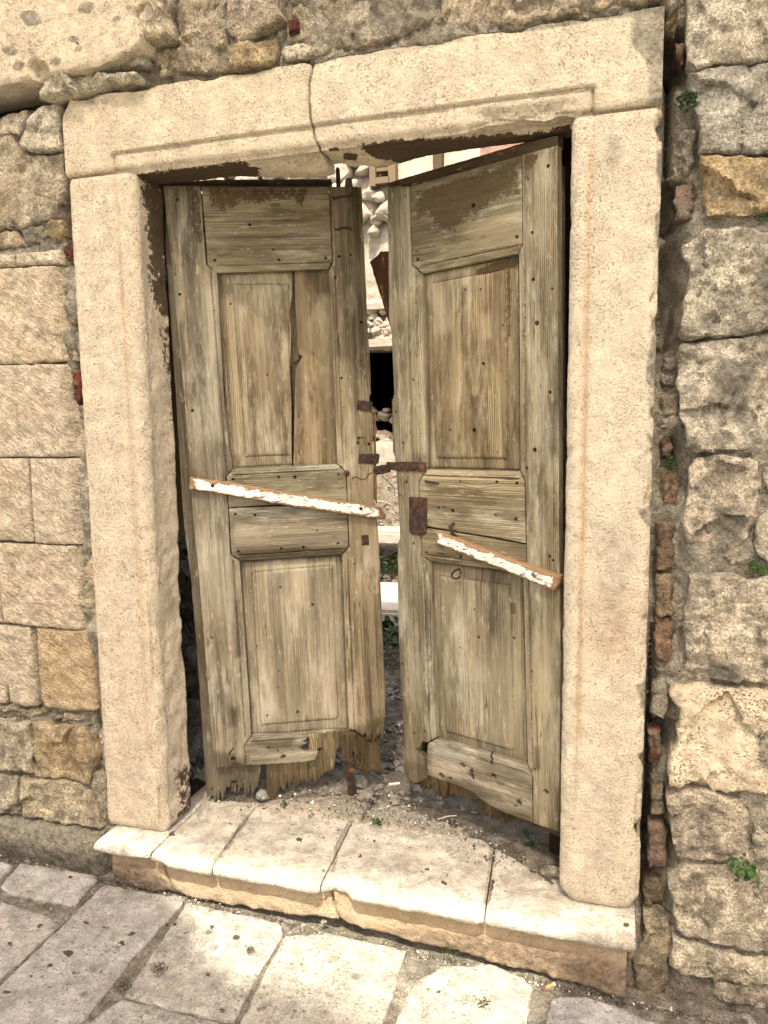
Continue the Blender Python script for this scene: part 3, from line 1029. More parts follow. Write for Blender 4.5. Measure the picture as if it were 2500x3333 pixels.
st([(2188, 3046), (2251, 3062), (2360, 3094), (2500, 3120), (2720, 3160), (2720, 3240), (2500, 3198), (2446, 3196), (2360, 3182), (2305, 3174), (2224, 3152), (2177, 3122)], 'rubble', (.62, .54, .40), .01)
st([(2206, 3166), (2305, 3182), (2312, 3205), (2300, 3230), (2256, 3252), (2228, 3225)], 'mid', G2, -.012, res=.006)
st([(2327, 3200), (2500, 3206), (2720, 3250), (2720, 3345), (2500, 3285), (2414, 3272), (2311, 3240)], 'mid', (.60, .52, .39), .01)
st([(2093, 2975), (2140, 2968), (2182, 2990), (2184, 3097), (2172, 3205), (2140, 3262), (2100, 3262), (2070, 3230), (2062, 3120), (2085, 3085), (2100, 3040)], 'mid', (.40, .33, .225), .0, label='crumbling lump of mortar')
# pieces wedged in the ragged joint right of the door
for px, k, c, pr in [
    ([(2170, 30), (2205, 25), (2212, 60), (2195, 105), (2165, 95)], 'mid', (.38, .27, .13), -.02),
    ([(2202, 128), (2230, 125), (2236, 175), (2222, 200), (2203, 180)], 'brick', (.26, .12, .075), -.012),
    ([(2205, 440), (2235, 415), (2266, 425), (2264, 520), (2235, 562), (2208, 545), (2198, 490)], 'rubble', G1, -.012),
    ([(2205, 592), (2262, 586), (2260, 705), (2202, 708)], 'brick', (.30, .21, .15), -.02),
    ([(2165, 1165), (2198, 1162), (2205, 1190), (2190, 1212), (2162, 1200)], 'mid', G1, -.025),
    ([(2158, 1215), (2200, 1218), (2198, 1255), (2160, 1262)], 'mid', G2, -.035),
    ([(2154, 1285), (2209, 1280), (2211, 1355), (2158, 1362)], 'mid', (.42, .36, .25), -.02),
    ([(2150, 1365), (2211, 1362), (2205, 1392), (2152, 1396)], 'mid', G2, -.03),
    ([(2152, 1432), (2180, 1425), (2197, 1460), (2190, 1495), (2155, 1488)], 'brick', (.17, .085, .05), -.035),
    ([(2157, 1535), (2200, 1528), (2212, 1600), (2205, 1650), (2160, 1655)], 'brick', (.33, .20, .12), -.022),
    ([(2138, 1706), (2197, 1702), (2197, 1855), (2142, 1858)], 'brick', (.24, .165, .10), -.02),
    ([(2136, 1872), (2192, 1872), (2190, 2010), (2137, 2012)], 'brick', (.36, .26, .15), -.018),
    ([(2134, 2014), (2192, 2014), (2190, 2162), (2134, 2164)], 'brick', (.27, .17, .10), -.02),
    ([(2125, 2240), (2165, 2225), (2180, 2290), (2160, 2350), (2115, 2330)], 'rubble', G2, -.02),
    ([(2112, 2392), (2150, 2388), (2152, 2490), (2114, 2492)], 'brick', (.17, .07, .045), -.015),
    ([(2121, 2576), (2160, 2572), (2166, 2663), (2124, 2668)], 'mid', (.46, .38, .25), -.02),
    ([(2115, 2700), (2165, 2698), (2172, 2842), (2112, 2838)], 'brick', (.25, .17, .12), -.018),
    ([(2100, 2890), (2157, 2885), (2160, 2955), (2098, 2960)], 'mid', (.40, .31, .19), -.02)]:
    st(px, k, tuple(.82 * v for v in c), pr, .05, .006, .0055, .006, 40, 0, wall, 'brick' if k == 'brick' else 'stone')
# above the lintel
ov = thing('carved_slab', 'thick projecting weathered limestone slab at the upper left above the door', 'stone slab', (-.8, 0, 2.1))


def rel_slab(V, d, P, s):
    return .006 * fbm(P, 8, 3, 5) + .005 * fbm(P, 50, 3, 6) - .03 * ss(pn(P, 11, 44), .28, .42)


o = slab('slab_block', wallpoly([(-700, -700), (620, -700), (514, 0), (470, 95), (452, 150), (331, 205), (205, 234), (0, 275), (-700, 420)], -.055), M['dressed'], ov,
         frame((0, -.055, 0), (1, 0, 0), (0, 0, 1)), .15, .006, .008, rel_slab, 0, .003, 20, (.72, .61, .44), 'slab', soft=0)
o.matrix_parent_inverse = Matrix.Translation((.8, 0, -2.1))
st([(520, -120), (560, -120), (573, 130), (482, 160), (468, 139), (500, 60)], 'mid', CREAM, .045, .1)
st([(337, 229), (362, 181), (440, 151), (476, 153), (485, 217), (416, 226), (356, 250)], 'mid', W1, .02, .07, .008, .006)
st([(211, 241), (229, 199), (289, 187), (331, 211), (331, 247), (241, 268)], 'mid', (.28, .235, .17), .015, .07, .02, .006)
st([(145, 301), (205, 259), (313, 247), (464, 253), (470, 268), (338, 295), (241, 319), (181, 338), (145, 331)], 'rubble', W1, .03, .09, .012, .006)
st([(741, -150), (916, -150), (918, 40), (928, 66), (904, 90), (778, 145), (741, 108)], 'mid', (.62, .52, .38), .012, res=.006)
st([(575, -150), (735, -150), (736, 100), (745, 150), (742, 225), (700, 235), (560, 232), (590, 150), (580, 60)], 'rubble', (.50, .42, .30), -.006, label='lumpy mortar over rubble')
st([(485, 170), (570, 140), (575, 180), (500, 215)], 'mid', T1, -.012, res=.006)
st([(520, 190), (578, 186), (582, 232), (515, 245)], 'mid', T1, -.006, res=.006)
st([(747, 157), (832, 133), (898, 130), (910, 175), (904, 205), (832, 217), (747, 231)], 'mid', (.60, .46, .27), .01, res=.006)
st([(926, 150), (985, 138), (1016, 145), (1078, 102), (1081, 130), (1069, 166), (987, 190), (930, 196), (912, 176)], 'mid', W1, .006, res=.006)
st([(975, 5), (1078, 88), (1072, 98), (1016, 132), (935, 142), (930, 95), (955, 20)], 'mid', (.47, .40, .29), -.004, res=.006)
st([(940, 70), (972, 65), (975, 105), (945, 118)], 'brick', RED, .012, .04, .008, .005, .002, name='brick')
st([(986, -150), (1425, -150), (1420, 50), (1330, 98), (1237, 140), (1083, 168), (1085, 87), (990, -5)], 'rubble', (.50, .43, .32), -.004, label='grey lichened mortar and rubble')
st([(1165, 122), (1195, 120), (1201, 138), (1180, 147)], 'mid', (.75, .70, .58), .012, .03, .006, .004)
st([(1432, 54), (1445, -150), (2180, -150), (2172, -10), (1990, 15), (1900, 33), (1730, 66), (1600, 86), (1500, 102), (1458, 92)], 'rubble', (.66, .55, .39), .006)
st([(2140, -5), (2195, -40), (2206, 20), (2180, 40)], 'mid', G2, -.01)
# left of the door
st([(72, 476), (102, 386), (145, 344), (187, 338), (199, 398), (199, 494), (108, 503)], 'mid', W1, .014, res=.006)
st([(-350, 390), (0, 379), (30, 364), (94, 361), (92, 392), (66, 440), (36, 434), (-350, 450)], 'rubble', (.64, .55, .41), .0)
st([(-350, 460), (36, 444), (68, 482), (108, 510), (199, 502), (205, 600), (198, 660), (160, 716), (60, 742), (-350, 755)], 'mid', (.58, .49, .355), .004, label='large stone smeared with mortar')
st([(139, 759), (163, 717), (206, 715), (208, 766), (181, 786)], 'mid', O1, .0, res=.006)
st([(58, 745), (135, 728), (142, 775), (80, 800)], 'mid', G2, -.005, res=.006)
st([(-150, 768), (0, 757), (52, 752), (76, 800), (-150, 825)], 'mid', T1, .0, res=.006)
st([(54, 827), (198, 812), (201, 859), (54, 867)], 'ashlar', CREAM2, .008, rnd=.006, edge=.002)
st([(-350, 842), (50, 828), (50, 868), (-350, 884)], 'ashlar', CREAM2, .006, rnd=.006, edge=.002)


def rel_ash_r(V, d, P, s):    # right end of the block is cut back to the door frame
    xe = V[:, 0].max()
    w = .035 + .018 * pn(np.c_[P[:, 2] * 9, P[:, 2] * 0, P[:, 2] * 0 + s], 1, 3)
    return rel_chisel(V, d, P, s) - .030 * ss(V[:, 0], xe - w - .012, xe - w + .012)


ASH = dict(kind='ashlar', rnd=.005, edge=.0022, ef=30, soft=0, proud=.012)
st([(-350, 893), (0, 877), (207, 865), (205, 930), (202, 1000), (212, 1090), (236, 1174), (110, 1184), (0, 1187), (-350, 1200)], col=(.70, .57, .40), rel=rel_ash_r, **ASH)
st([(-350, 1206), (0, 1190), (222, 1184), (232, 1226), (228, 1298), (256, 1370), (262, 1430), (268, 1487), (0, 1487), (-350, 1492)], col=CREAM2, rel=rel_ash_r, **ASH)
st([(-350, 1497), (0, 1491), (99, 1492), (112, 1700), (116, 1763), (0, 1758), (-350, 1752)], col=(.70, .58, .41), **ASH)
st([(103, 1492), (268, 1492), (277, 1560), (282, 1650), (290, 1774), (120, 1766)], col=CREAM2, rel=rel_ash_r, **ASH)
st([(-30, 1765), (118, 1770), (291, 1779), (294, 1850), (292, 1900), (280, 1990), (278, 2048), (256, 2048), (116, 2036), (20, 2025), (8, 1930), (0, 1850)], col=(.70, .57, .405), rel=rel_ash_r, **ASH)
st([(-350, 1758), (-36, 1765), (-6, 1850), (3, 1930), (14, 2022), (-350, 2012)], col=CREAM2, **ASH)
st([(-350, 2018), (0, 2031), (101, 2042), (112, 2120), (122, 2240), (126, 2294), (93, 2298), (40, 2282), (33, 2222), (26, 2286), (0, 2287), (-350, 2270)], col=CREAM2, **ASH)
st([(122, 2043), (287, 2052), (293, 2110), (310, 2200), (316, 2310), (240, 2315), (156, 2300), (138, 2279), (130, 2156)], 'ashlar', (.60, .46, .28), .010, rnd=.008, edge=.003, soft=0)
for px, c in [([(46, 2310), (120, 2304), (156, 2322), (110, 2336), (50, 2332)], T1), ([(-350, 2290), (20, 2292), (66, 2300), (60, 2318), (-350, 2318)], G1),
              ([(155, 2330), (185, 2325), (200, 2338), (175, 2352)], G1), ([(205, 2322), (280, 2325), (290, 2345), (215, 2350)], T1)]:
    st(px, 'mid', c, -.004, .05, .008, .005)
st([(-350, 2322), (0, 2340), (103, 2353), (110, 2400), (117, 2512), (0, 2502), (-350, 2490)], 'mid', (.62, .53, .38), .010)
st([(112, 2350), (190, 2362), (274, 2366), (306, 2400), (318, 2470), (296, 2548), (240, 2540), (127, 2520)], 'mid', (.62, .48, .29), .010)
st([(-350, 2505), (0, 2519), (54, 2527), (66, 2590), (68, 2650), (0, 2646), (-350, 2630)], 'mid', (.60, .52, .38), .004)
st([(73, 2530), (163, 2533), (239, 2543), (292, 2570), (322, 2640), (335, 2690), (240, 2680), (76, 2657)], 'mid', (.64, .54, .37), .008)
for px, k, c, pr in [
    ([(198, 800), (222, 796), (224, 838), (204, 842)], 'brick', RED, -.012),
    ([(205, 880), (232, 870), (236, 960), (210, 968)], 'mid', G2, -.02), ([(208, 985), (236, 980), (240, 1050), (214, 1060)], 'mid', (.34, .27, .18), -.02),
    ([(222, 1080), (248, 1075), (252, 1150), (232, 1160)], 'mid', G2, -.022),
    ([(228, 1210), (255, 1206), (258, 1312), (232, 1316)], 'brick', (.16, .045, .022), -.014),
    ([(236, 1320), (262, 1318), (268, 1400), (244, 1405)], 'mid', (.36, .28, .19), -.02),
    ([(264, 1655), (286, 1650), (290, 1728), (268, 1732)], 'brick', (.18, .05, .025), -.02),
    ([(264, 1735), (290, 1732), (292, 1772), (268, 1776)], 'mid', G2, -.015), ([(262, 1785), (294, 1780), (296, 1860), (268, 1865)], 'mid', (.37, .3, .2), -.02),
    ([(274, 1899), (302, 1888), (308, 2013), (290, 2010), (255, 1983)], 'mid', (.60, .50, .34), .008),
    ([(292, 2060), (312, 2056), (316, 2088), (294, 2092)], 'mid', G2, -.02),
    ([(290, 2100), (316, 2096), (320, 2170), (296, 2174)], 'brick', (.27, .12, .06), -.018),
    ([(300, 2225), (322, 2220), (326, 2300), (306, 2305)], 'mid', (.44, .37, .26), -.012),
    ([(316, 2310), (330, 2306), (334, 2350), (320, 2352)], 'mid', G1, -.01),
    ([(290, 2520), (345, 2500), (345, 2680), (322, 2680)], 'mid', (.44, .38, .28), -.002),
    ([(310, 2380), (338, 2370), (342, 2480), (322, 2490)], 'mid', G1, -.012)]:
    st(px, k, c, pr, .05, .008, .006, .003, 40, 1, wall, 'brick' if k == 'brick' else 'stone')
# mossy battered foot of the wall, left of the step
def rel_foot(V, d, P, s):
    return .03 * ss(-P[:, 2], -.05, .10) + .016 * fbm(P, 9, 4, 8) + .010 * ridged(P, 26, 3, 9)


st([(-350, 2634), (70, 2660), (240, 2684), (345, 2704), (362, 2860), (300, 2875), (0, 2812), (-350, 2750)], 'mid', (.36, .31, .22), .006, .08, .02, .008, rel=rel_foot, label='battered mossy footing')


# lime mortar and packing behind the stones: three sheets of real depth around the opening
HOLE = wallpoly([(-300, 300), (0, 292), (120, 268), (210, 235), (225, 262), (150, 300), (135, 345), (40, 352), (0, 374), (-300, 385)])


def rel_core(V, d, P, s):
    jx = np.exp(-((P[:, 0] - .80 + .012 * P[:, 2]) / .035) ** 2)
    h = .024 * fbm(P, 9, 4, 2) + .016 * ridged(P, 30, 3, 4) + .010 * fbm(P, 90, 2, 5)
    h = h - .024 * jx - .11 * jx * ss(pn(P, 8, 21), .02, .16)
    xj = .783 - .012 * P[:, 2] * 0
    h = h - .09 * np.exp(-((P[:, 0] - xj) / .007) ** 2) * ss(pn(P * np.array([0, 0, 1.]), 5, 33), -.05, .12)
    h = h - .09 * np.exp(-((P[:, 0] + .80) / .010) ** 2) * ss(pn(P * np.array([0, 0, 1.]), 6, 35), -.02, .15)
    if HOLE is not None:
        h = h - .13 * ss(np.where(inside(P[:, [0, 2]], HOLE), 1, -1) * segdist(P[:, [0, 2]], HOLE), -.004, .012)
    return h - .004 + .006 * ss(P[:, 0], .84, .90) - .014 * np.exp(-((P[:, 0] - .83) / .03) ** 2)


def core(poly, nm='mortar_bed'):
    o_ = slab(nm, np.array(poly, float), M['mortar'], wall, frame((0, .012, 0), (1, 0, 0), (0, 0, 1)), .40, .01, .0095, rel_core, 0, .0, 20,
              (.45, .40, .305), 'wall', soft=0)
    o_.matrix_parent_inverse = WL
    return o_


core([(.74, -.30), (1.42, -.30), (1.42, 2.12), (.74, 2.12)])
core([(-1.42, -.25), (-.765, -.25), (-.765, 2.10), (-1.42, 2.10)])
core([(-1.42, 2.095), (1.42, 2.12), (1.42, 2.75), (-1.42, 2.75)])
for c, s_ in [((-2.2, .21, 1.45), (1.56, .38, 3.6)), ((2.2, .21, 1.45), (1.56, .38, 3.6)), ((0, .21, 3.0), (2.84, .38, .5))]:
    o = boxm('wall_core', c, s_, M['mortar'], wall, color=(.36, .30, .2), bev=.01)
    o.matrix_parent_inverse = WL
for i in range(70):    # stones beyond the frame of the photograph
    sx = (-1) ** i
    k = i // 2
    cx, cz = sx * (1.62 + .30 * (k % 4)), -.05 + .36 * (k // 4)
    w_, h_ = .14, .165
    pl = [(cx - w_, cz - h_), (cx + w_, cz - h_), (cx + w_, cz + h_), (cx - w_, cz + h_)]
    o = slab('stone', pl, M['rubble'], wall, WALLF, .07, .02, .03, rel_mid, .01, .008, 12, W1 if k % 3 else G1, None, soft=1)
    o.matrix_parent_inverse = WL

# ------------------------------------------------------------------ dressed door surround
sur = thing('door_surround', 'pale dressed limestone door frame with two jambs under a cracked lintel', 'door frame', (0, 0, 0))


def arc(cx, cy, r, a0, a1, n):
    return [(cx + r * math.cos(R_(a)), cy + r * math.sin(R_(a))) for a in np.linspace(a0, a1, n)]


def dense(pts, step):
    return [tuple(p) for p in resample(np.array(pts, float), step)]


def disp_jamb(side):
    def f(V, Nn, T, S):
        h = .0022 * fbm(V, 9, 3, 11) + .0012 * fbm(V, 38, 4, 12) + .0012 * fbm(V, 130, 2, 13)
        # groove between the plain face and the bead
        gx = (-.6345 + .0055 * (1.9 - V[:, 2]) / 1.7) if side < 0 else (.6235 - .014 * (1.9 - V[:, 2]) / 1.7)
        gm = np.exp(-((V[:, 0] - gx) / .0042) ** 2) * (V[:, 1] < .02) * ss(V[:, 2], .235, .26)
        h = h - .0065 * gm
        # battered arris
        ar = np.exp(-((np.abs(V[:, 0]) - .583) / .03) ** 2) * (V[:, 1] < .06)
        h = h - .005 * ar * ss(fbm(V, 17, 3, 31), .15, .6)
        if side > 0:
            e = (V[:, 0] > .755)
            h = h - .022 * e * ss(fbm(V, 16, 4, 33), .10, .7) - .02 * np.exp(-((V[:, 0] - .772) ** 2 + V[:, 2] ** 2) / .03 ** 2) - .018 * np.exp(-((V[:, 0] - .58) ** 2 + V[:, 2] ** 2) / .022 ** 2)
        else:
            rr = (V[:, 1] > .05) * (V[:, 0] > -.66)
            h = h + rr * (.006 * fbm(V, 16, 4, 35))
            sp = (V[:, 0] > -.60) * ss(V[:, 2], .95, .75) * ss(fbm(V, 8, 3, 37), -.2, .4)
            h = h - .010 * sp * (V[:, 1] > -.01)
        # rounded foot and head
        foot = np.exp(-((V[:, 2]) / .012) ** 2) + .7 * np.exp(-((V[:, 2] - 1.905) / .006) ** 2)
        h = h - .008 * foot
        return Nn * h[:, None]
    return f


# jamb cross-sections (x,y), y grows into the house
def jprof(side):
    if side < 0:
        xo = -.790
        pts = [(xo + .012, .0)] + [(-.606, .0)]
        bead = arc(-.600, .024, .024, -90, 0, 9)
        rest = [(-.576, .030), (-.582, .034), (-.580, .045), (-.576, .14), (-.585, .155), (-.66, .165), (xo, .165), (xo, .012)]
        full = pts + bead + rest
        return dense(full, .0065)
    xo = .772
    full = [(.606, .0), (xo - .012, .0), (xo, .012), (xo, .14), (.64, .14), (.580, .135), (.576, .05), (.580, .04), (.576, .026)] + arc(.600, .024, .024, 180, 270, 8)[1:]
    return dense(full, .0065)


def surp(o):
    return o


for side in (-1, 1):
    pr = np.array(jprof(side))
    if area2(pr) < 0:
        pr = pr[::-1]
    sweep('jamb', pr, .003, 1.906, M['dressed'], sur, 'z', 270, disp_jamb(side), CREAM if side < 0 else (.72, .62, .46), 'jamb')


def crack_x(z):    # the crack that splits the lintel
    zs = [1.88, 1.905, 1.93, 1.985, 2.02, 2.06, 2.115, 2.14]
    xs = [onY(1042, 530)[0], onY(1035, 505)[0], onY(1021, 466)[0], onY(1011, 430)[0], onY(1003, 362)[0], onY(1007, 289)[0], onY(1018, 193)[0], onY(1018, 185)[0]]
    return np.interp(z, zs, xs) + .005 * pn(np.c_[z * 45, z * 0, z * 0], 1, 5) + .003 * pn(np.c_[z * 150, z * 0, z * 0], 1, 6)


def disp_lint(right):
    def f(V, Nn, T, S):
        h = .0022 * fbm(V, 8, 3, 15) + .0014 * fbm(V, 34, 4, 16) + .0014 * fbm(V, 120, 2, 17)
        fr_ = (V[:, 1] < .02)
        gz = 1.9585 + (V[:, 0] + .639) * .0065
        inb = ss(V[:, 0], -.642, -.636) * ss(V[:, 0], .626, .620)
        gm = np.exp(-((V[:, 2] - gz) / .0034) ** 2) * fr_ * inb
        gx = (np.exp(-((V[:, 0] + .6385) / .0036) ** 2) + np.exp(-((V[:, 0] - .6225) / .0036) ** 2)) * fr_ * (V[:, 2] < gz)
        h = h - .010 * np.maximum(gm, gx)
        # the bead is lower than the face and rounds into the soffit
        bd = (V[:, 2] < gz - .004) * fr_ * inb
        h = h - .006 * bd
        top = ss(V[:, 2], 2.085, 2.115)
        h = h - .008 * top * ss(fbm(V, 10, 3, 19), -.2, .4)
        if right:
            ch = ss(V[:, 0], .30, .40) * ss(V[:, 0], .60, .575) * ss(-V[:, 2], -1.955, -1.93) * (V[:, 1] < .07)
            h = h - ch * (.012 + .016 * fbm(V, 15, 4, 23))
            br = ss(V[:, 0], .03, -.03) * (V[:, 2] < 1.93) * ss(V[:, 1], .03, .10)
            h = h - br * .012
            sag = np.exp(-((V[:, 0] - .05) / .16) ** 2) * (V[:, 2] < 1.93) * ss(V[:, 1], .03, .1)
            h = h + .014 * sag * (1 + fbm(V, 12, 3, 29))
        else:
            sag = ss(V[:, 0], -.36, -.10) * (V[:, 2] < 1.93) * ss(V[:, 1], .02, .09)
            h = h + .022 * sag * (1 + .6 * fbm(V, 12, 3, 29))
        end = np.abs(S - crack_x(V[:, 2]))
        h = h - .006 * np.exp(-(end / .006) ** 2) * fr_
        h = h - .006 * np.exp(-((V[:, 2] - 1.908) / .006) ** 2) * (np.abs(V[:, 0]) > .60) * fr_
        return Nn * h[:, None]
    return f


def lprof():
    f = [(0, 2.112), (0, 1.932)] + arc(.026, 1.932, .026, 180, 270, 9)[1:] + [(.034, 1.908), (.045, 1.904), (.115, 1.902), (.125, 1.915), (.125, 2.10), (.118, 2.112)]
    f_ = [q_ for q_ in dense(f, .0062) if not (abs(q_[0]) < 1e-6 and 1.935 < q_[1] < 1.985)]
    i0 = max(i for i, q_ in enumerate(f_) if abs(q_[0]) < 1e-6 and q_[1] >= 1.985)
    return np.array(f_[:i0 + 1] + [(0.0, z_) for z_ in np.arange(1.9825, 1.934, -.0022)] + f_[i0 + 1:])


lp = lprof()
if area2(lp) < 0:
    lp = lp[::-1]
lp_l = lp.copy()
xl0 = -.790
o = sweep('lintel_block', lp_l, 0, 1, M['dressed'], sur, 'x', 150, disp_lint(False), (.73, .62, .45), 'lintel', lambda p, q: (np.full(len(p), xl0) + .03 * ss(q, 2.06, 2.12), crack_x(q) - .0032))
o['label'] = 'shorter lintel piece left of the crack'
o = sweep('lintel_block', lp_l, 0, 1, M['dressed'], sur, 'x', 215, disp_lint(True), (.74, .63, .465), 'lintel', lambda p, q: (crack_x(q) + .0032, np.full(len(p), .768)))
o['label'] = 'longer lintel piece right of the crack'
# lintel ends: fill below the ends over the jamb heads is the jamb itself
# dark timber sub-frame behind the stone
boxm('frame_post', (.600, .24, 1.04), (.13, .06, 2.10), M['darkwood'], sur, color=(.35, .3, .25), bev=.004)

boxm('frame_post', (-.620, .22, 1.50), (.08, .06, 1.25), M['darkwood'], sur, color=(.9, .8, .7), bev=.004)

# ------------------------------------------------------------------ doorstep
step = thing('doorstep', 'worn pale stone doorstep with rounded nosing below the broken doors', 'doorstep', (0, 0, -.15))
SL = Matrix.Translation((0, 0, .15))


def sprof(yf, yb, th=.038, r=.018):
    top = [(yb, -.001), (yf + r * 1.6, 0)]
    nose = [(yf + r * 1.6 - (r * 1.6) * math.sin(R_(a)), -th / 2 + th / 2 * math.cos(R_(a))) for a in np.linspace(8, 172, 13)]
    und = [(yf + .05, -th), (yb, -th - .002)]
    p = np.array(dense(top + nose + und, .0075))
    return p if area2(p) > 0 else p[::-1]


def disp_step(V, Nn, T, S):
    h = .0045 * fbm(V, 8, 3, 41) + .0020 * fbm(V, 40, 3, 42)
    fy = ss(V[:, 1], -.05, -.09)
    brk = np.exp(-((V[:, 0] + .015) / .022) ** 2) + .8 * np.exp(-((V[:, 0] - .02) / .02) ** 2)
    D = Nn * h[:, None]
    D[:, 1] += fy * brk * .035
    # hollow worn tread and joints
    D[:, 2] -= .008 * np.exp(-((V[:, 0] - .05) / .35) ** 2) * (V[:, 2] > -.02)
    e = np.minimum(T, 1 - T)
    D -= Nn * (.006 * np.exp(-(e * 40) ** 2))[:, None]
    # chipped underside on the left
    ch = np.exp(-((V[:, 0] + .56) / .04) ** 2)
    D[:, 2] += ch * .014 * (V[:, 2] < -.02)
    return D


joints = [(-.768, -.768), (-.570, -.575), (-.368, -.398), (-.045, -.068), (.402, .378), (.765, .765)]
cols = [(.60, .555, .47), (.56, .51, .42), (.55, .50, .41), (.57, .52, .43), (.56, .51, .42)]
for i in range(5):
    (a0, a1), (b0, b1) = joints[i], joints[i + 1]
    yf, th = (-.098, .034) if i == 0 else (-.103, .046)
    yb = .20 if i == 0 else .238

    def ends(p, q, a0=a0, a1=a1, b0=b0, b1=b1):
        t = (p + .1) / .34
        return a0 + (a1 - a0) * t + .002, b0 + (b1 - b0) * t - .002 + .002 * pn(np.c_[p * 50, q * 0, q * 0 + i], 1, 3)
    o = sweep('tread_slab', sprof(yf, yb, th), 0, 1, M['sillstone'], step, 'x', max(20, int((b0 - a0) / .0075)), disp_step, cols[i], 'tread', ends)
    o.matrix_parent_inverse = SL


def rel_riser(V, d, P, s):
    return .006 * fbm(P, 7, 3, 51) + .0025 * fbm(P, 45, 3, 52) - .012 * ss(-P[:, 2], .10, .17) * ss(fbm(P, 12, 3, 53), -.3, .3)


for pl, c in [([(-.735, -.03), (-.566, -.03), (-.553, -.09), (-.528, -.151), (-.74, -.16)], (.56, .47, .33)),
              ([(-.560, -.03), (-.030, -.036), (-.028, -.09), (-.012, -.135), (-.26, -.151), (-.522, -.151), (-.547, -.09)], (.66, .55, .39)),
              ([(-.023, -.036), (.745, -.036), (.745, -.20), (.35, -.165), (.02, -.142), (-.006, -.128), (-.021, -.09)], (.64, .53, .37))]:
    o = slab('riser_stone', pl, M['dressed'], step, frame((0, -.055, 0), (1, 0, 0), (0, 0, 1)), .12, .006, .007, rel_riser, 0, .0016, 30, c, 'sill')
    o.matrix_parent_inverse = SL
# slabs of the passage floor behind the step
for pl in [[(-.64, .205), (-.41, .21), (-.405, .242), (-.30, .246), (-.05, .245), (-.05, .60), (-.64, .60)], [(-.04, .245), (.37, .24), (.66, .24), (.66, .60), (-.04, .60)]]:
    o = slab('threshold_slab', pl, M['sillstone'], step, frame((0, 0, -.004), (1, 0, 0), (0, 1, 0)), .06, .010, .010,
             lambda V, d, P, s: .006 * fbm(P, 8, 3, 61) + .003 * fbm(P, 40, 3, 62), 0, .003, 20, (.44, .38, .29), 'tread')
    o.matrix_parent_inverse = SL

# ------------------------------------------------------------------ pavement
GZ = lambda x, y: -.151 - .035 * x
GN = np.array([.035, 0, 1.0])
GN /= np.linalg.norm(GN)


def grow(p, g):
    c_ = p.mean(0)
    nb_ = np.roll(p, -1, 0) - np.roll(p, 1, 0)
    nn_ = np.stack([nb_[:, 1], -nb_[:, 0]], 1)
    nn_ /= np.linalg.norm(nn_, axis=1)[:, None]
    return p + nn_ * (g if area2(p) > 0 else -g)


def gpoly(px):
    r_ = []
    for a, b in px:
        p = on_plane(a, b, (0, 0, -.151), GN)
        r_.append((p[0], p[1]))
    return np.array(r_)


pave = thing('pavement', None, None, (0, -.8, -.15), kind='structure')
GF = frame((0, 0, -.151), (1, 0, -.035), (0, 1, 0))
PL = Matrix.Translation((0, .8, .15))


def rel_pave(V, d, P, s):
    rng = np.random.default_rng(s)
    return (V - V.mean(0)) @ rng.normal(0, .008, 2) + .005 * fbm(P, 6, 3, s % 40) + .0028 * fbm(P, 34, 4, s % 30) + .002 * ridged(P, 70, 2, 8)


traced = [
    [(-300, 2740), (0, 2807), (36, 2822), (0, 2860), (-300, 3010)],
    [(68, 2814), (163, 2831), (309, 2853), (304, 2874), (244, 2942), (163, 2929), (33, 2907), (5, 2885)],
    [(-300, 2985), (0, 2936), (81, 2963), (152, 2985), (190, 3010), (109, 3085), (0, 3185), (-300, 3460)],
    [(338, 2882), (488, 2912), (595, 2926), (589, 2943), (434, 3108), (347, 3222), (255, 3333), (100, 3540), (-250, 3540), (-150, 3385), (0, 3222), (54, 3165), (217, 3008)],
    [(608, 2942), (700, 2964), (905, 3008), (918, 3040), (865, 3128), (811, 3218), (763, 3320), (553, 3278), (410, 3238), (560, 3020)],
    [(395, 3258), (550, 3296), (752, 3342), (650, 3560), (130, 3560), (270, 3345)],
    [(932, 3050), (1071, 3045), (1180, 3066), (1318, 3104), (1303, 3140), (1275, 3232), (1242, 3333), (1160, 3560), (670, 3560), (790, 3333), (892, 3125)],
    [(1350, 3205), (1440, 3150), (1600, 3142), (1703, 3189), (1728, 3213), (1710, 3333), (1660, 3560), (1190, 3560), (1290, 3333)],
    [(1806, 3252), (1904, 3250), (2034, 3289), (2088, 3316), (2143, 3335), (2260, 3420), (2300, 3560), (1720, 3560), (1782, 3333)]]
pc = [(.52, .50, .44), (.52, .50, .44), (.53, .50, .43), (.50, .48, .42), (.53, .50, .42), (.49, .47, .40), (.53, .49, .40), (.53, .49, .41), (.52, .52, .48)]
for i, px in enumerate(traced):
    o = slab('paving_stone', grow(gpoly(px), .0045), M['paving'], pave, GF, .05, .004, .0075, rel_pave, .004, .0035, 30, pc[i], 'pave', soft=0)
    o.matrix_parent_inverse = PL
# the rest of the lane, out of the frame
k = 0
for r0 in range(0, 11):
    yy = -.86 - .42 * r0
    xx = -3.6 + .17 * (r0 % 3)
    while xx < 3.4:
        w_ = .34 + .10 * ((k * 7) % 5) / 4
        if not (r0 == 0 and -1.2 < xx < .9):
            o = slab('paving_stone', [(xx, yy - .41), (xx + w_ - .015, yy - .41), (xx + w_ - .015, yy), (xx, yy)], M['paving'], pave, GF, .05, .01, .07,
                     None, .004, .004, 12, pc[k % 9], None, soft=1)
            o.matrix_parent_inverse = PL
        xx += w_
        k += 1


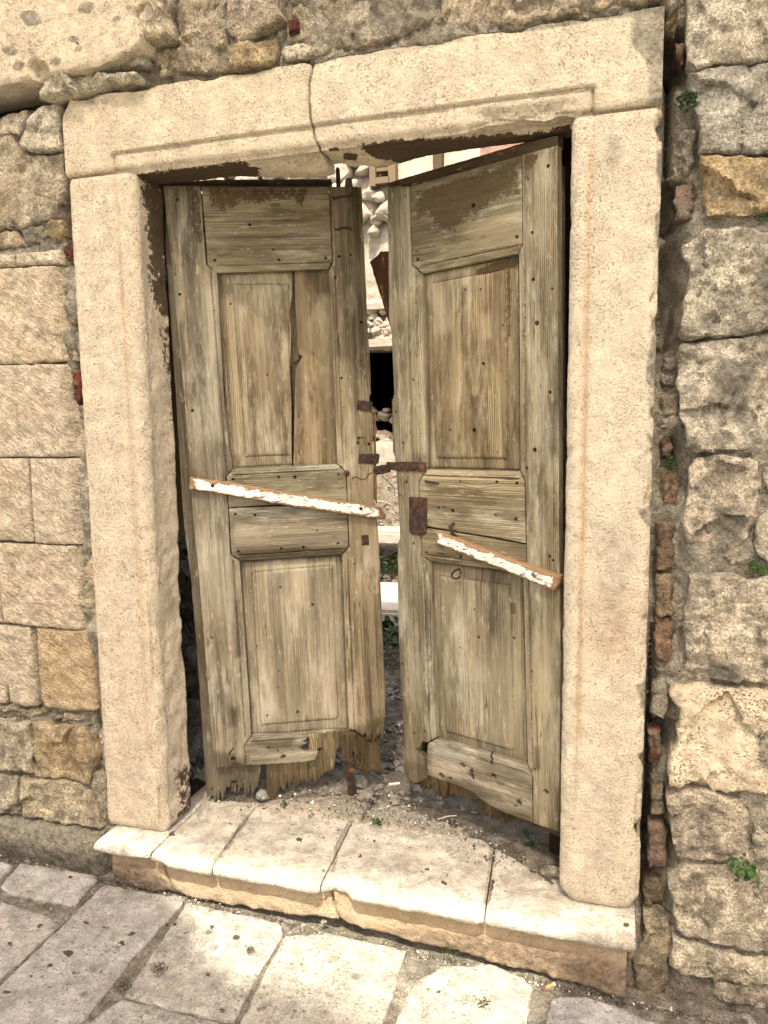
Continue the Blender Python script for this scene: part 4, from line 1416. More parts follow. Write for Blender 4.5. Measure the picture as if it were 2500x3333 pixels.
for sx in (-1, 1):
    for a_ in range(6):
        for b_ in range(2):
            x0 = (-1.28 - .40 * (a_ + 1)) if sx < 0 else (1.02 + .40 * a_)
            y0 = -.43 * (b_ + 1)
            o = slab('paving_stone', [(x0, y0), (x0 + .385, y0), (x0 + .385, y0 + .415), (x0, y0 + .415)], M['paving'], pave, GF, .05, .01, .07,
                     None, .004, .004, 12, pc[(a_ + b_) % 9], None, soft=1)
            o.matrix_parent_inverse = PL


def rel_joint(V, d, P, s):
    return .008 * fbm(P, 12, 3, 71) + .008 * fbm(P, 60, 3, 72) - .004 * ss(P[:, 1], -.12, -.08) - .020 * ss(P[:, 1], -.068, -.058)


o = slab('joint_mortar', [(-2.0, -1.2), (1.6, -1.2), (1.6, .02), (-2.0, .02)], M['mortar'], pave, GF, .05, .004, .011, rel_joint, -.006, 0, 20, (.46, .42, .33), 'pave')
o.matrix_parent_inverse = PL
gme = bpy.data.meshes.new('ground')
gme.from_pydata([(-60, -60, -.22), (60, -60, -.22), (60, 60, -.22), (-60, 60, -.22)], [], [(0, 1, 2, 3)])
gme.materials.append(M['paving'])
g = bpy.data.objects.new('ground', gme)
g.color = (.5, .47, .4, 1)
link(g)
tag(g, kind='structure')

# ------------------------------------------------------------------ door leaves
class Leaf:
    def __init__(s, name, label, o, th, al, be):
        s.R = rodr([0, 0, th]) @ rodr([al, 0, 0]) @ rodr([0, be, 0])
        s.o = np.array(o, float)
        s.n = s.R @ np.array([0, -1.0, 0])
        s.M = Matrix.Identity(4)
        for i in range(3):
            for j in range(3):
                s.M[i][j] = s.R[i, j]
            s.M[i][3] = s.o[i]
        s.e = thing(name, label, 'door')
        s.e.matrix_world = s.M

    def L(s, px, dep=0.0):
        """photo outline -> (u, v) on the leaf, at a depth dep behind its face"""
        out = []
        for a, b in px:
            p = on_plane(a, b, s.o - s.n * dep, s.n)
            q = s.R.T @ (p - s.o)
            out.append((q[0], q[2]))
        return np.array(out)

    def board(s, name, px, grain='v', mat='wood', dep=0.0, thick=.026, relief=None, rnd=.0022, res=.0062, edge=.0006, ef=60, holes=(),
              lines=(), color=(1, 1, 1), tg='wood', label=None, uv=None, soft=0, seed=None):
        poly = s.L(px, dep) if uv is None else np.array(uv, float)
        if name in ('stile', 'rail'):
            poly = grow(poly, -.0010)
        hl = [(*s.L([(a, b)], dep)[0], r) for a, b, r in holes]
        return slab(name, poly, M[mat], s.e, frame((0, dep, 0), (1, 0, 0), (0, 0, 1)), thick, rnd, res, relief, 0, edge, ef, color, tg, s.M,
                    grain, hl, lines, 40, soft, seed, True, label)


def ring(poly):
    p = np.array(poly)
    return np.concatenate([p, p[:1]])


def rel_panel(field, opening):
    def f(V, d, P, s):
        ins = inside(V, field)
        df = segdist(V, field)
        out = -.0048 - .0050 * np.clip(df / .030, 0, 1)
        jn = -.011 * np.exp(-(segdist(V, opening) / .0022) ** 2)
        return np.where(ins, 0, out) + jn - .003 * np.exp(-((df - .0012) / .0014) ** 2) + .0012 * fbm(np.c_[V[:, 0] * 30, V[:, 1] * 3, V[:, 0] * 0 + s], 1, 3, 3)
    return f


def rel_frame(openings, w=.017):
    """moulded strip along the panel openings"""
    def f(V, d, P, s):
        h = .0010 * fbm(np.c_[V[:, 0] * 20, V[:, 1] * 4, V[:, 0] * 0 + s], 1, 3, 3)
        for op in openings:
            df = segdist(V, op)
            h = h - .0060 * (1 - ss(df, w * .45, w)) - .0070 * np.exp(-((df - w * 1.12) / .0019) ** 2)
        return h
    return f


def PLN(field, opening):
    return [([tuple(q) for q in ring(field)], (.0012, -.0008, .003)), ([tuple(q) for q in ring(opening)], (0, .0025, -.0025))]


def spikes(px0, px1, n, down, seed, up=6):
    """a torn edge between two photo points: long splinters of uneven width"""
    rg = np.random.default_rng(seed)
    a, b = np.array(px0, float), np.array(px1, float)
    out = []
    n = int(n * 2.1)
    base = 0
    for i in range(1, n):
        base = .55 * base + rg.uniform(-.7, .7)
        p = a + (b - a) * (i + rg.uniform(-.38, .38)) / n
        dy = base * (down + up) * .5 + (rg.uniform(.1, 1) ** 2 * down if i % 2 else -rg.uniform(0, up))
        out.append((p[0], p[1] + dy))
        if rg.random() < .30:      # a split running up the grain
            sg = np.sign(b[0] - a[0])
            up_ = rg.uniform(14, 46)
            out += [(p[0] + sg * 1.2, p[1] + dy - up_), (p[0] + sg * 2.2, p[1] + dy - up_ * .2)]
    return out


LL = Leaf('door_leaf', 'left leaf of the weathered double door, upper panel split, strip nailed at mid height', (-.5540, .172, 0), .4243, .017, -.0296)
up = [(707, 887), (1069, 875), (1098, 1509), (758, 1526)]
lo = [(780, 1828), (1113, 1807), (1136, 2376), (818, 2397)]
UPL, LOL = LL.L(up), LL.L(lo)
mould = [(ring(UPL), (.0168, .019, .0212)), (ring(LOL), (.0168, .019, .0212))]
mould = [([tuple(q) for q in r_], o_) for r_, o_ in mould]
FR = rel_frame([UPL, LOL])
LL.board('stile', [(530, 604), (551, 800), (582, 1113), (601, 1321), (618, 1552), (628, 1690), (646, 1867), (666, 2122), (687, 2373), (699, 2501), (797, 2491),
                   (796, 2428), (817, 2398), (813, 2301), (779, 1828), (751, 1806), (742, 1650), (735, 1551), (757, 1526), (729, 1282), (706, 887), (672, 860), (653, 604)],
         relief=FR, holes=[(758, 2470, .0075), (626, 1336, .004), (585, 958, .004), (577, 650, .0035), (689, 2075, .003)], lines=mould, label=None)
LL.board('stile', [(1072, 606), (1178, 607), (1187, 800), (1197, 1041), (1206, 1186), (1209, 1282), (1203, 1290), (1206, 1330), (1213, 1345), (1216, 1523), (1218, 1620), (1230, 1698), (1240, 1891),
                   (1249, 2132), (1257, 2253), (1250, 2386)] + spikes((1250, 2386), (1180, 2397), 7, 22, 4) + [(1178, 2394), (1155, 2379), (1137, 2376), (1132, 2301), (1114, 1807), (1137, 1781), (1132, 1650), (1128, 1537), (1099, 1509), (1070, 887), (1083, 853), (1081, 800)],
         relief=FR, color=(1.02, .96, .86), holes=[(1104, 834, .004), (1092, 903, .0035), (1112, 1230, .0035), (1176, 1049, .004), (1168, 1426, .004), (1178, 1425, .003), (1201, 1445, .004), (1153, 1834, .003), (1142, 830, .003)], lines=mould)
LL.board('rail', [(655, 604), (1071, 606), (1080, 800), (1082, 852), (1068, 875), (703, 887), (674, 860), (671, 800)], 'h', relief=FR, lines=mould,
         holes=[(699, 847, .004), (908, 845, .004), (1060, 840, .004), (812, 731, .0045), (890, 812, .003)], color=(1.0, .97, .88))
LL.board('rail', [(758, 1527), (1097, 1510), (1126, 1537), (1130, 1600), (1131, 1652), (960, 1640), (840, 1646), (744, 1652), (737, 1551)], 'h', relief=FR, lines=mould,
         holes=[(759, 1560, .004), (907, 1553, .004), (960, 1553, .005), (1102, 1545, .003)], color=(.88, .90, .84))
LL.board('rail', [(744, 1655), (840, 1650), (960, 1645), (1131, 1656), (1135, 1780), (1112, 1806), (781, 1827), (753, 1805)], 'h', relief=FR, lines=mould,
         holes=[(766, 1673, .004), (830, 1676, .004), (776, 1795, .004), (916, 1785, .004), (988, 1781, .0045), (1100, 1769, .004), (1032, 1726, .003)])
LL.board('broken_rail', [(819, 2399), (936, 2396), (1006, 2401), (985, 2412), (998, 2420), (975, 2433), (993, 2450), (1034, 2448), (1030, 2472), (996, 2480), (888, 2488), (799, 2491), (797, 2429)], 'h',
         relief=FR, res=.005, edge=.0015, holes=[(922, 2465, .0085), (875, 2434, .004), (905, 2444, .003)], lines=mould)
f1 = LL.L([(756, 926), (938, 924), (946, 1479), (799, 1485)], .018)
LL.board('panel', [(700, 878), (953, 870), (951, 960), (942, 1010), (948, 1080), (944, 1200), (948, 1300), (950, 1525), (752, 1534)], dep=.018, thick=.012, relief=rel_panel(f1, LL.L(up, .018)), rnd=.001,
         lines=PLN(f1, LL.L(up, .018)), holes=[(750, 988, .0035), (870, 1220, .003)], color=(.96, .90, .80), label='raised left part of the split upper panel')
LL.board('back_board', [(958, 868), (962, 1000), (968, 1120), (971, 1152), (985, 1160), (962, 1200), (958, 1380), (955, 1528), (1105, 1520), (1080, 865)], dep=.030, thick=.012, rnd=.001, color=(.95, .86, .72), relief=lambda V, d, P, s: .003 * fbm(np.c_[V[:, 0] * 14, V[:, 1] * 5, V[:, 0] * 0], 1, 4, 5),
         label='knotty board showing where the panel is missing')
LL.board('back_board', [(940, 868), (992, 868), (980, 1130), (984, 1165), (955, 1180), (940, 1200)], dep=.043, thick=.004, rnd=.001, color=(.62, .56, .46), tg=None, label='dark strip seen through the split in the panel')
f2 = LL.L([(820, 1865), (1080, 1843), (1102, 2340), (849, 2361)], .017)
LL.board('panel', [(774, 1822), (1119, 1800), (1142, 2384), (812, 2405)], dep=.017, thick=.014, relief=rel_panel(f2, LL.L(lo, .017)), rnd=.001,
         lines=PLN(f2, LL.L(lo, .017)), holes=[(913, 1911, .0035), (1018, 1968, .004), (969, 2318, .0045), (870, 2329, .0035), (907, 2184, .0025), (837, 2103, .003)], color=(1.04, 1.02, .98))
# back layer: boards seen past the hinge edge and under the torn bottom
LL.board('back_board', [(536, 590), (556, 590), (584, 900), (602, 1113), (640, 1560), (668, 1900), (690, 2150), (712, 2470), (850, 2478), (848, 2500), (838, 2560)] +
         spikes((836, 2572), (690, 2602), 13, 20, 11, 26) + [(674, 2600), (668, 2528), (661, 2421), (642, 2132), (622, 1891), (598, 1698), (585, 1500), (570, 1250), (552, 1000), (538, 800)],
         mat='greywood', dep=.027, thick=.022, res=.007, color=(.95, .93, .85), tg=None, edge=.001, holes=[(762, 2547, .007)], label='long grey board along the hinge edge')
LL.board('back_board', [(866, 2440), (1001, 2440), (1003, 2545)] + spikes((1000, 2550), (915, 2556), 8, 18, 12, 22) + [(912, 2560), (894, 2606), (880, 2607), (870, 2596), (868, 2518)],
         mat='rotwood', dep=.027, thick=.02, res=.005, color=(1.1, 1.05, .95), tg='rot')
LL.board('back_board', [(1004, 2390), (1150, 2370), (1152, 2400), (1096, 2440), (1086, 2505), (1062, 2514), (1040, 2532), (1026, 2552), (1018, 2535), (1006, 2545)],
         mat='rotwood', dep=.027, thick=.02, res=.005, color=(1.15, 1.12, 1.0), tg='rot', holes=[(1040, 2441, .0075)])
LL.board('back_board', [(1106, 2390), (1150, 2382), (1176, 2396), (1238, 2394), (1238, 2470), (1246, 2500), (1240, 2514), (1210, 2506)] + spikes((1208, 2508), (1120, 2480), 8, 20, 13, 20) + [(1112, 2470)],
         mat='rotwood', dep=.012, thick=.03, res=.005, color=(.85, .78, .62), tg='rot', edge=.002, holes=[(1206, 2412, .006)], label='crumbling rotten lower end of the lock stile')
LL.board('top_batten', [(536, 596), (700, 584), (1078, 582), (1083, 612), (536, 612)], 'h', 'darkwood', .028, .03, tg=None, res=.01, edge=.001)
LL.board('back_lining', None, 'v', 'darkwood', .049, .012, tg=None, res=.03, uv=[(.05, .24), (.60, .24), (.60, 1.895), (.05, 1.895)])
LL.board('edge_splinter', [(1217, 1345), (1223, 1345), (1228, 1640), (1219, 1625)], 'v', 'rotwood', .004, .02, tg=None, color=(1.0, .75, .45), res=.006)


def strap(lf, name, px, dep=-.003, thick=.005, holes=(), col=(1, 1, 1), label=None, res=.006):
    hl = [(*lf.L([(a, b)], dep)[0], r) for a, b, r in holes]
    return slab(name, lf.L(px, dep), M['rust'], lf.e, frame((0, dep, 0), (1, 0, 0), (0, 0, 1)), thick, .0012, res, lambda V, d, P, s: .0015 * fbm(P, 40, 3, s % 20), 0, .0012, 60, col, None, lf.M, None, hl,
                (), 40, 0, None, True, label)


def nail(lf, u, v, r=.005, out=.003, name='nail_head', par=None):
    """round nail head standing proud of the leaf"""
    p = lf.L([(u, v)])[0]
    pts = [(p[0], .002, p[1]), (p[0], -out * .6, p[1]), (p[0], -out, p[1])]
    return tube(name, pts, r, M['rust'], par or lf.e, 10, taper=[1, 1, .6])


def bent(lf, px, outs, r=.0025, name='bent_nail'):
    pts = []
    for (a, b), w_ in zip(px, outs):
        q = lf.L([(a, b)])[0]
        pts.append((q[0], -w_, q[1]))
    return tube(name, pts, r, M['rust'], lf.e, 7)


strap(LL, 'iron_strap', [(1163, 1301), (1161, 1332), (1210, 1341), (1213, 1308)], -.004)
sp_ = strap(LL, 'iron_strap', [(1169, 1478), (1168, 1508), (1232, 1510), (1236, 1480), (1228, 1476)], -.004, label='rusty strap with rivets level with the hasp')
for a, b in [(1147, 1494), (1190, 1494)]:
    nail(LL, a + 34 if a < 1160 else a + 22, b, .0048, .0065, 'rivet', sp_)
nail(LL, 1129, 1540, .0085, .006)
strap(LL, 'keyhole_plate', [(1177, 1743), (1200, 1742), (1202, 1773), (1178, 1775)], -.003)
strap(LL, 'hanging_iron', [(1117, 2466), (1150, 2470), (1156, 2540), (1163, 2582), (1152, 2592), (1134, 2590), (1128, 2540)], -.002, .006, col=(1.6, 1.2, .9), label='rusty iron bar hanging at the torn bottom corner')
bent(LL, [(1083, 640), (1084, 650), (1112, 643), (1143, 640), (1145, 630)], [0, .006, .008, .006, 0], .0024, 'staple')
bent(LL, [(1090, 744), (1093, 750), (1118, 742), (1142, 745), (1145, 750)], [0, .006, .008, .006, 0], .0024, 'staple')
bent(LL, [(745, 2457), (752, 2440), (762, 2428)], [0, .012, .016], .0022)
bent(LL, [(755, 2485), (770, 2482), (787, 2478)], [0, .010, .014], .0022)
bent(LL, [(1032, 2462), (1026, 2475), (1022, 2488)], [0, .010, .013], .0020)
for a, b in [(1157, 2396), (1165, 1440)]:
    nail(LL, a, b, .0045)
# bolt standing at the head of the lock stile
q = LL.L([(1103, 606)])[0]
bz = LL.L([(1103, 541)])[0]
tube('bolt_rod', [(q[0], .012, q[1] - .02), (q[0], .012, bz[1] - .006), (q[0], .012, bz[1])], .0065, M['rust'], LL.e, 10, taper=[1, 1, .5], color=(.5, .5, .5))
LL.board('wood_stub', [(1124, 610), (1125, 584), (1132, 577), (1146, 580), (1149, 610)], 'v', 'greywood', .004, .02, tg=None, res=.005)
ps_ = LL.board('painted_strip', [(618, 1554), (760, 1572), (960, 1608), (1120, 1634), (1240, 1651), (1257, 1680), (1252, 1692), (1127, 1674), (960, 1650), (780, 1618), (616, 1591)], 'h', 'peel', -.020, .020, rnd=.003,
         res=.0045, edge=.0012, tg='batten', holes=[(692, 1581, .0055), (1175, 1656, .005)], label='white painted strip nailed across the left leaf', seed=5)
for a, b in [(692, 1581), (1175, 1656)]:
    nail(LL, a, b, .0042, .0195, 'nail_head', ps_)

RL = Leaf('door_leaf', 'right leaf of the weathered double door, with two whole panels and a rusty lock plate', (.0631, .300, 0), -.3775, .0302, -.0062)
up = [(1369, 890), (1683, 824), (1688, 1534), (1385, 1527)]
lo = [(1396, 1829), (1697, 1868), (1712, 2494), (1415, 2405)]
UPR, LOR = RL.L(up), RL.L(lo)
mould = [([tuple(q_) for q_ in ring(UPR)], (.0168, .019, .0212)), ([tuple(q_) for q_ in ring(LOR)], (.0168, .019, .0212))]
FR = rel_frame([UPR, LOR])
RL.board('stile', [(1258, 606), (1262, 800), (1264, 1041), (1272, 1078), (1281, 1282), (1276, 1301), (1282, 1475), (1290, 1571), (1299, 1700), (1300, 1752), (1292, 1768), (1294, 1998), (1304, 2247), (1312, 2396),
                   (1314, 2515), (1328, 2540), (1350, 2552), (1362, 2548), (1389, 2536), (1384, 2470), (1360, 2452), (1372, 2415), (1392, 2418), (1415, 2404), (1396, 1830), (1371, 1808), (1366, 1700), (1362, 1571), (1384, 1527), (1369, 891), (1340, 863), (1331, 606)],
         relief=FR, lines=mould, color=(.93, .92, .86), holes=[(1359, 2443, .0075), (1312, 1442, .004), (1323, 1569, .004), (1346, 1770, .004), (1345, 1236, .0035), (1310, 2161, .004), (1349, 2387, .004), (1382, 2381, .003), (1289, 1340, .003)])
RL.board('stile', [(1698, 503), (1814, 472), (1815, 800), (1818, 1282), (1820, 1697), (1825, 2147), (1819, 2709), (1778, 2696), (1735, 2680), (1732, 2530), (1713, 2493), (1698, 1869), (1713, 1842), (1711, 1650), (1708, 1567),
                   (1689, 1534), (1684, 824), (1701, 792)], relief=FR, lines=mould, color=(1.0, .98, .90),
         holes=[(1747, 1052, .006), (1740, 1465, .006), (1777, 2578, .0085), (1735, 910, .0045), (1715, 1524, .004), (1729, 2186, .0045), (1784, 540, .0045), (1732, 757, .004), (1790, 1277, .0045), (1789, 1811, .004), (1800, 1825, .004), (1740, 2504, .003), (1798, 940, .003)])
RL.board('rail', [(1332, 606), (1697, 504), (1700, 792), (1682, 824), (1370, 889), (1341, 862), (1338, 800)], 'h', relief=FR, lines=mould, color=(1.0, .98, .88),
         holes=[(1540, 669, .0055), (1359, 844, .0045), (1682, 771, .0045), (1720, 790, .003)])
RL.board('rail', [(1385, 1528), (1687, 1535), (1707, 1567), (1710, 1768), (1560, 1742), (1392, 1715), (1364, 1690), (1363, 1571)], 'h', relief=FR, lines=mould, color=(1.02, .97, .86),
         holes=[(1498, 1566, .003), (1617, 1569, .0045), (1682, 1573, .0045), (1427, 1653, .004), (1473, 1663, .0055), (1446, 1651, .003), (1613, 1677, .003), (1679, 1690, .005), (1391, 1567, .003)])
RL.board('rail', [(1368, 1722), (1392, 1719), (1560, 1746), (1711, 1773), (1712, 1841), (1697, 1867), (1397, 1828), (1372, 1807)], 'h', relief=FR, lines=mould, color=(1.02, .97, .86), holes=[(1388, 1799, .004), (1500, 1812, .0045)])
RL.board('rail', [(1392, 2420), (1416, 2407), (1520, 2438), (1711, 2494), (1731, 2531), (1733, 2678), (1647, 2650), (1588, 2620), (1523, 2571), (1449, 2546), (1390, 2524), (1386, 2470)], 'h', relief=FR, lines=mould,
         holes=[(1505, 2492, .0085), (1607, 2527, .0085), (1436, 2526, .009), (1466, 2534, .0055), (1690, 2614, .009), (1677, 2624, .004), (1558, 2440, .003)])
f1 = RL.L([(1401, 923), (1643, 877), (1646, 1492), (1418, 1490)], .017)
RL.board('panel', [(1363, 882), (1690, 815), (1694, 1541), (1379, 1534)], dep=.017, thick=.014, relief=rel_panel(f1, RL.L(up, .017)), rnd=.001, lines=PLN(f1, RL.L(up, .017)),
         holes=[(1573, 1184, .0045), (1543, 1400, .0055), (1418, 1405, .0025), (1466, 1399, .003), (1515, 943, .003), (1564, 942, .003), (1532, 1328, .002)], color=(.98, .90, .76))
f2 = RL.L([(1429, 1876), (1655, 1904), (1672, 2445), (1449, 2381)], .017)
RL.board('panel', [(1390, 1822), (1704, 1862), (1718, 2503), (1409, 2412)], dep=.017, thick=.014, relief=rel_panel(f2, RL.L(lo, .017)), rnd=.001, lines=PLN(f2, RL.L(lo, .017)),
         holes=[(1557, 2075, .0045), (1669, 2079, .004), (1497, 2108, .0025)], color=(1.0, .98, .92))
RL.board('back_board', [(1322, 2500), (1400, 2500), (1455, 2520), (1456, 2570)] + spikes((1455, 2578), (1352, 2555), 9, 34, 21, 10) + [(1335, 2545)], mat='rotwood', dep=.027, thick=.02, res=.005, color=(.8, .7, .55), tg='rot')
RL.board('back_board', [(1458, 2500), (1555, 2560), (1556, 2600), (1500, 2590), (1458, 2580)], mat='darkwood', dep=.035, thick=.02, res=.005, color=(1.4, 1.2, 1), tg=None)
RL.board('back_board', [(1556, 2570), (1660, 2620), (1735, 2660), (1736, 2692)] + spikes((1734, 2692), (1562, 2640), 10, 14, 22, 8) + [(1557, 2632)], mat='rotwood', dep=.027, thick=.02, res=.005, color=(.85, .75, .58), tg='rot')
RL.board('top_batten', [(1256, 596), (1420, 548), (1560, 507), (1696, 466), (1815, 440), (1815, 478), (1698, 508), (1332, 612), (1258, 612)], 'h', 'darkwood', .026, .03, tg=None, res=.01, edge=.001, color=(1.3, 1.2, 1.1))
RL.board('back_lining', None, 'v', 'darkwood', .049, .012, tg=None, res=.03, uv=[(.045, .14), (.54, .08), (.54, 1.83), (.045, 1.83)])
RL.board('edge_splinter', [(1274, 1300), (1280, 1303), (1288, 1500), (1278, 1470)], 'v', 'rotwood', -.001, .02, tg=None, res=.006, color=(1.1, 1.0, .8))
strap(RL, 'lock_plate', [(1331, 1618), (1388, 1620), (1388, 1732), (1376, 1742), (1342, 1741), (1330, 1728)], -.004, .005, holes=[(1358, 1662, .004)], col=(.8, .7, .7))
sp_ = strap(RL, 'iron_strap', [(1256, 1504), (1384, 1504), (1385, 1534), (1302, 1533), (1258, 1528)], -.005, label='rusty hasp strap reaching into the gap')
strap(RL, 'iron_hook', [(1216, 1520), (1240, 1514), (1268, 1512), (1268, 1536), (1240, 1544), (1222, 1546), (1212, 1534)], .004, .006)
for a, b in [(1312, 1520), (1352, 1523)]:
    nail(RL, a, b, .0055, .0075, 'rivet', sp_)
bent(RL, [(1478, 1703), (1474, 1712), (1480, 1730), (1486, 1748)], [0, .016, .014, .0], .0042, 'iron_pin')
bent(RL, [(1604, 2446), (1603, 2455), (1610, 2467), (1606, 2478), (1600, 2476)], [0, .008, .010, .008, .004], .0026)
bent(RL, [(1534, 2505), (1540, 2509), (1543, 2533)], [0.004, .008, .001], .0024)
nail(RL, 1537, 2506, .005, .008)
bent(RL, [(1384, 1566), (1400, 1568), (1430, 1573)], [0, .005, .002], .0026)
# ring staple
qs = [RL.L([(a, b)])[0] for a, b in [(1500, 1850), (1484, 1856), (1474, 1868), (1476, 1880), (1490, 1883), (1500, 1876), (1503, 1864)]]
tube('iron_ring', [(q_[0], -.006, q_[1]) for q_ in qs], .0032, M['rust'], RL.e, 8, closed_ring=True)
ps_ = RL.board('painted_strip', [(1420, 1731), (1440, 1735), (1560, 1785), (1690, 1833), (1824, 1876), (1818, 1905), (1804, 1922), (1790, 1919), (1650, 1862), (1500, 1802), (1416, 1767)], 'h', 'peel', -.020, .022, rnd=.003,
         res=.0045, edge=.0012, tg='batten', holes=[(1735, 1874, .0065)], label='short white painted strip nailed across the right leaf', seed=9)
nail(RL, 1735, 1874, .0045, .0195, 'nail_head', ps_)

# wire twisted between the leaves
w0 = LL.o + LL.R @ np.array([*LL.L([(1146, 1556)])[0][:1], -.004, LL.L([(1146, 1556)])[0][1]])
w1 = RL.o + RL.R @ np.array([RL.L([(1262, 1516)])[0][0], -.004, RL.L([(1262, 1516)])[0][1]])
wp = []
for i in range(22):
    t = i / 21
    p = w0 * (1 - t) + w1 * t
    wp.append(p + np.array([.004 * math.sin(t * 19), -.012 * math.sin(t * 3.1) + .004 * math.cos(t * 23), -.012 * math.sin(t * 3.1) + .005 * math.sin(t * 13)]))
o = tube('tie_wire', wp, .0016, M['rust'], None, 6)
tag(o, 'thin rusty wire tying the two door leaves together', 'wire')
wp = [w1 + np.array([-.03 + .012 * i + .004 * math.sin(i * 2.1), -.01 + .004 * math.cos(i * 1.7), -.01 - .012 * i + .004 * math.sin(i)]) for i in range(8)]
o = tube('loose_wire', wp, .0013, M['rust'], None, 6)
tag(o, 'short loose end of wire drooping beside the hasp', 'wire')

# dark slab of broken wood leaning behind the right leaf
bb = [(1203, 853), (1238, 818), (1300, 822), (1300, 1090), (1276, 1085)]
o = slab('broken_board', wallpoly(bb, .42), M['darkwood'], None, frame((0, .42, 0), (1, 0, 0), (0, 0, 1)), .03, .003, .01, None, 0, .003, 30, (1.1, .7, .5), None, None, 'v')
tag(o, 'dark splintered board sticking out behind the right door leaf', 'board')

# ------------------------------------------------------------------ the ruin behind the doors
YB = 4.2
ruin = thing('ruined_house_wall', 'bright roofless ruin wall with a dark opening seen between the door leaves', 'wall', (-1.2, YB, 0))
RLM = Matrix.Translation((1.2, -YB, 0))


def rpart(o):
    o.matrix_parent_inverse = RLM
    return o


def bq(px, py):
    return onY(px, py, YB)[[0, 2]]


xa, zb = bq(1150, 1440)
xb, zt = bq(1330, 1128)
xw0, zw0 = bq(1226, 590)
xw1, zw1 = bq(1272, 500)
xr, _ = bq(1560, 520)
top = 3.75


def rwall(x0, x1, z0, z1, mat='whitewall', col=(.38, .345, .28)):
    s_ = slab('wall_panel' if mat == 'plaster' else 'rubble_core', [(x0, z0), (x1, z0), (x1, z1), (x0, z1)], M[mat], ruin, frame((0, YB + .03, 0), (1, 0, 0), (0, 0, 1)), .45, .01, .045,
              (lambda V, d, P, s: .012 * fbm(P, 4, 3, 6)) if mat == 'plaster' else (lambda V, d, P, s: .05 * fbm(P, 4, 4, 7)), 0, 0, 20, col, None)
    return rpart(s_)


rwall(-4.2, xa, -.2, 2.2)
rwall(xb, 2.6, -.2, 2.2)
rwall(xa, xb, -.2, zb)
rwall(xa, xb, zt, 2.2, 'plaster', (.42, .385, .32))
rwall(-4.2, xw0, 2.2, top)
rwall(xw0, xw1, 2.2, zw0)
rwall(xw0, xw1, zw1, top)
rwall(xw1, xr, 2.2, top, 'plaster', (.46, .42, .34))
rwall(xr, 2.6, 2.2, top, 'plaster', (.26, .16, .13))
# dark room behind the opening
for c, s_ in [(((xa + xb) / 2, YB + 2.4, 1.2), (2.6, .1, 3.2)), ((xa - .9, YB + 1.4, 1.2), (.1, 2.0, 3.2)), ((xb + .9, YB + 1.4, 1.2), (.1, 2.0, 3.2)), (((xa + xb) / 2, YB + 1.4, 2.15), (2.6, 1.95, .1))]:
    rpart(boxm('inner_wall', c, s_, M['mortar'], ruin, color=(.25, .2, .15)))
# windows
for c, s_ in [(((xw0 - .02), YB + .0, (zw0 + zw1) / 2), (.05, .10, zw1 - zw0 + .1)), (((xw1 + .02), YB + .0, (zw0 + zw1) / 2), (.06, .10, zw1 - zw0 + .1)),
              (((xw0 + xw1) / 2, YB + .0, zw0 - .01), (xw1 - xw0, .10, .05)), (((xw0 + xw1) / 2, YB + .0, (zw0 + zw1) / 2 - .02), (xw1 - xw0, .05, .03))]:
    rpart(boxm('window_frame', c, s_, M['greywood'], ruin, color=(1.0, .9, .75)))
xp, zp = bq(1430, 520)
rpart(boxm('timber_post', (xp, YB - .03, 2.9), (.07, .09, 1.3), M['darkwood'], ruin, color=(1, 1, 1)))
rm = [rock_mesh(100 + i, 3, .75, .5, M['whitewall']) for i in range(7)]
rg = np.random.default_rng(12)
for i in range(230):
    if i < 120:
        px, py = rg.uniform(700, 1288), rg.uniform(470, 765)
    elif i < 190:
        px, py = rg.uniform(1120, 1320), rg.uniform(1010, 1128)
    else:
        px, py = rg.uniform(1130, 1330), rg.uniform(1330, 1445)
    x, z = bq(px, py)
    if xw0 - .06 < x < xw1 + .06 and zw0 - .08 < z < zw1 + .3:
        continue
    s_ = rg.uniform(.10, .26) if i < 120 else rg.uniform(.07, .14)
    o = bpy.data.objects.new('stone', rm[i % 7])
    o.location = (x, YB + (.0 if i < 190 else .25), z)
    o.scale = (s_ * rg.uniform(1, 1.5), s_ * .8, s_)
    o.rotation_euler = (rg.uniform(-.4, .4), rg.uniform(-.3, .3), rg.uniform(0, 6.28))
    t = rg.uniform(.8, 1.15)
    o.color = (.40 * t, .365 * t, .30 * t, 1)
    link(o, ruin)
    rpart(o)
# ledge of rubble across the foot of the plaster
rpart(boxm('ledge', ((xa + xb) / 2, YB - .10, zt + .015), (xb - xa + .5, .3, .06), M['plaster'], ruin, color=(.34, .30, .25)))
rpart(boxm('ledge', ((xa + xb) / 2 + .1, YB - .02, bq(1240, 1000)[1]), (.9, .12, .05), M['plaster'], ruin, color=(.34, .30, .25)))

# floor of the ruin
fl = bpy.data.meshes.new('yard')


def grid(name, x0, x1, y0, y1, stp, zf, mat, col, kind, parent=None):
    xs, ys = np.arange(x0, x1 + 1e-6, stp), np.arange(y0, y1 + 1e-6, stp)
    X, Y = np.meshgrid(xs, ys)
    P = np.stack([X.ravel(), Y.ravel(), X.ravel() * 0], 1)
    P[:, 2] = zf(P)
    nx = len(xs)
    F = [(j * nx + i, j * nx + i + 1, (j + 1) * nx + i + 1, (j + 1) * nx + i) for j in range(len(ys) - 1) for i in range(nx - 1)]
    o = make_mesh(name, P, F, mat, parent, None, None, col, 60)
    return tag(o, kind=kind)


def zyard(P):
    heap = .85 * ss(P[:, 1], 3.0, 4.15) * ss(-np.abs(P[:, 0] + 1.1), -1.9, -.2)
    return -.03 + .03 * fbm(P, 3, 4, 81) + .02 * fbm(P, 16, 3, 82) + heap


grid('ruin_floor', -3.2, 1.6, .60, YB + .1, .035, zyard, M['dirt'], (.16, .135, .10), 'structure')


